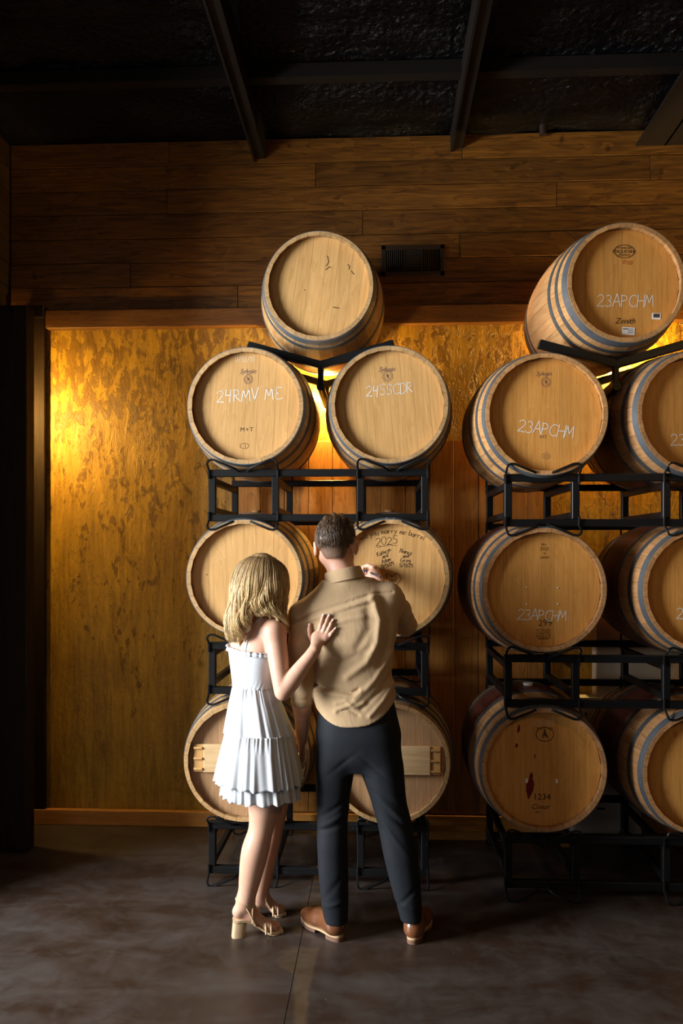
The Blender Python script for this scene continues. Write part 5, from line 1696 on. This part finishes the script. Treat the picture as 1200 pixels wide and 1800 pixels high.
    for k in range(3200):
        a = rn.uniform(0, ng - 1.001); i0 = int(a); t = a - i0
        g_ = [GP[i0][m_] * (1 - t) + GP[i0 + 1][m_] * t for m_ in range(6)]
        n_ = 22
        pts = path_smooth(g_, n_)
        phase = round(a * 1.1) * 1.7 + rn.uniform(-0.45, 0.45); frq = 2.1 + 0.35 * math.sin(a * 2.1)
        dep = rn.uniform(-0.005, 0.006); cutl = rn.uniform(0.78, 1.0) ** 0.5
        out = []; rad = []
        jit = np.array([rn.gauss(0, 0.004), rn.gauss(0, 0.004), 0])
        for i, p in enumerate(pts):
            u_ = i / n_
            if u_ > cutl: break
            rdir = np.array([p[0] - hc[0], p[1] - hc[1], 0]); rdir /= np.linalg.norm(rdir) + 1e-6
            tg = np.array([-rdir[1], rdir[0], 0])
            am = 0.016 * max(0, u_ - 0.28) / 0.72 * 1.5
            off = tg * am * math.sin(2 * PI * frq * u_ + phase) + rdir * (am * 0.7 * math.cos(2 * PI * frq * u_ + phase) + dep + 0.0035)
            out.append(p + off + jit * min(1, u_ * 3) - base)
            rad.append(0.00125 * (0.6 + 0.4 * math.sin(PI * min(1, u_ * 1.05 + 0.05))) * (1 if u_ < 0.8 else max(0.2, 1 - (u_ - 0.8) * 4.2)))
        mb.tube([Vector(p) for p in out], rad, 4)
    st = mb.build('strands', M['hair_w'], hair, 180)
    st['kind'] = 'stuff'

    # ---------------- sandals
    for an, hl, bl, tp, dt, sdv in feet:
        sa = empty('sandal'); sa.parent = w
        hz = 0.080
        d2 = tp - hl; d2[2] = 0; L = np.linalg.norm(d2); d2 /= L
        # insole: ribbon from heel to toe
        prof = [(-0.028, hz), (0.03, hz), (0.08, 0.050), (L * 0.72, 0.017), (L * 0.85, 0.012), (L + 0.022, 0.012)]
        pr = path_smooth([np.array([a, 0, z]) for a, z in prof], 20)
        vs_, fs_ = [], []
        hx = np.array([hl[0], hl[1], 0])
        sv = np.array([d2[1], -d2[0], 0])
        for i, p in enumerate(pr):
            t = i / 20
            wd_ = 0.029 + 0.010 * math.exp(-((t - 0.82) / 0.16) ** 2) - 0.003 * math.exp(-((t - 0.4) / 0.15) ** 2)
            if t > 0.94 or t < 0.03: wd_ *= 0.72
            for sgn in (-1, 1):
                c = hx + d2 * p[0] + sv * wd_ * sgn
                vs_.append(np.array([c[0], c[1], p[2]]) - base); vs_.append(np.array([c[0], c[1], p[2] - 0.010]) - base)
        for i in range(20):
            o = i * 4
            fs_ += [(o, o + 2, o + 6, o + 4), (o + 1, o + 5, o + 7, o + 3), (o, o + 4, o + 5, o + 1), (o + 2, o + 3, o + 7, o + 6)]
        fs_ += [(0, 1, 3, 2), (80, 82, 83, 81)]
        link('sole', mesh('sole', vs_, fs_, M['sandal'], 40), sa)
        # block heel, flared towards the floor
        mb = MB()
        vs_ = []
        for z, f0, f1, hw in ((0.0, -0.034, 0.025, 0.027), (hz - 0.010, -0.028, 0.034, 0.027)):
            for k in range(20):
                a = 2 * PI * k / 20
                ex = math.copysign(abs(math.cos(a)) ** 0.6, math.cos(a)); ey = math.copysign(abs(math.sin(a)) ** 0.6, math.sin(a))
                c = hx + d2 * ((f0 + f1) / 2 + ex * (f1 - f0) / 2) + sv * ey * hw
                vs_.append(np.array([c[0], c[1], z]) - base)
        fs_ = [tuple(range(20))[::-1], tuple(range(20, 40))] + [(k, (k + 1) % 20, (k + 1) % 20 + 20, k + 20) for k in range(20)]
        link('block_heel', mesh('block_heel', vs_, fs_, M['sandal'], 40), sa)
        def band(pts, r=0.0046, flat=0.45):
            MB().tube([Vector(p - base) for p in path_smooth(pts, 24)], r, 8, flat=1.0).build('strap', M['sandal'], sa, 180)
        Z_ = np.array([0, 0, 1.0])
        # ankle strap: ring round the ankle
        c = an + Z_ * (-0.006)
        ring = [c + (d2 * math.cos(a) * 0.042 + sv * math.sin(a) * 0.041) + Z_ * (0.012 * math.cos(a + PI)) for a in np.linspace(0, 2 * PI, 13)]
        band(ring)
        # quarter strap from ankle down to the arch on both sides
        for sgn in (-1, 1):
            band([an - d2 * 0.037 + sv * sgn * 0.008 + Z_ * 0.004, an + sv * sgn * 0.036 - Z_ * 0.03 + d2 * 0.006, hx + d2 * 0.075 + sv * sgn * 0.030 + Z_ * 0.050])
            band([an + d2 * 0.036 + sv * sgn * 0.012 - Z_ * 0.016, an + sv * sgn * 0.037 + d2 * 0.03 - Z_ * 0.04, hx + d2 * 0.06 + sv * sgn * 0.030 + Z_ * 0.064])
        # two toe straps
        for q, hgt in ((-0.012, 0.0215), (0.012, 0.0175)):
            c = bl + dt * q
            band([np.array([c[0], c[1], 0.012]) + sdv * -0.040, c + sdv * -0.033 + Z_ * 0.004, c + sdv * -0.012 + Z_ * hgt * 0.95, c + sdv * 0.012 + Z_ * hgt, c + sdv * 0.033 + Z_ * 0.004, np.array([c[0], c[1], 0.012]) + sdv * 0.040], 0.0048)
build_woman(SHIRT_FIELD)
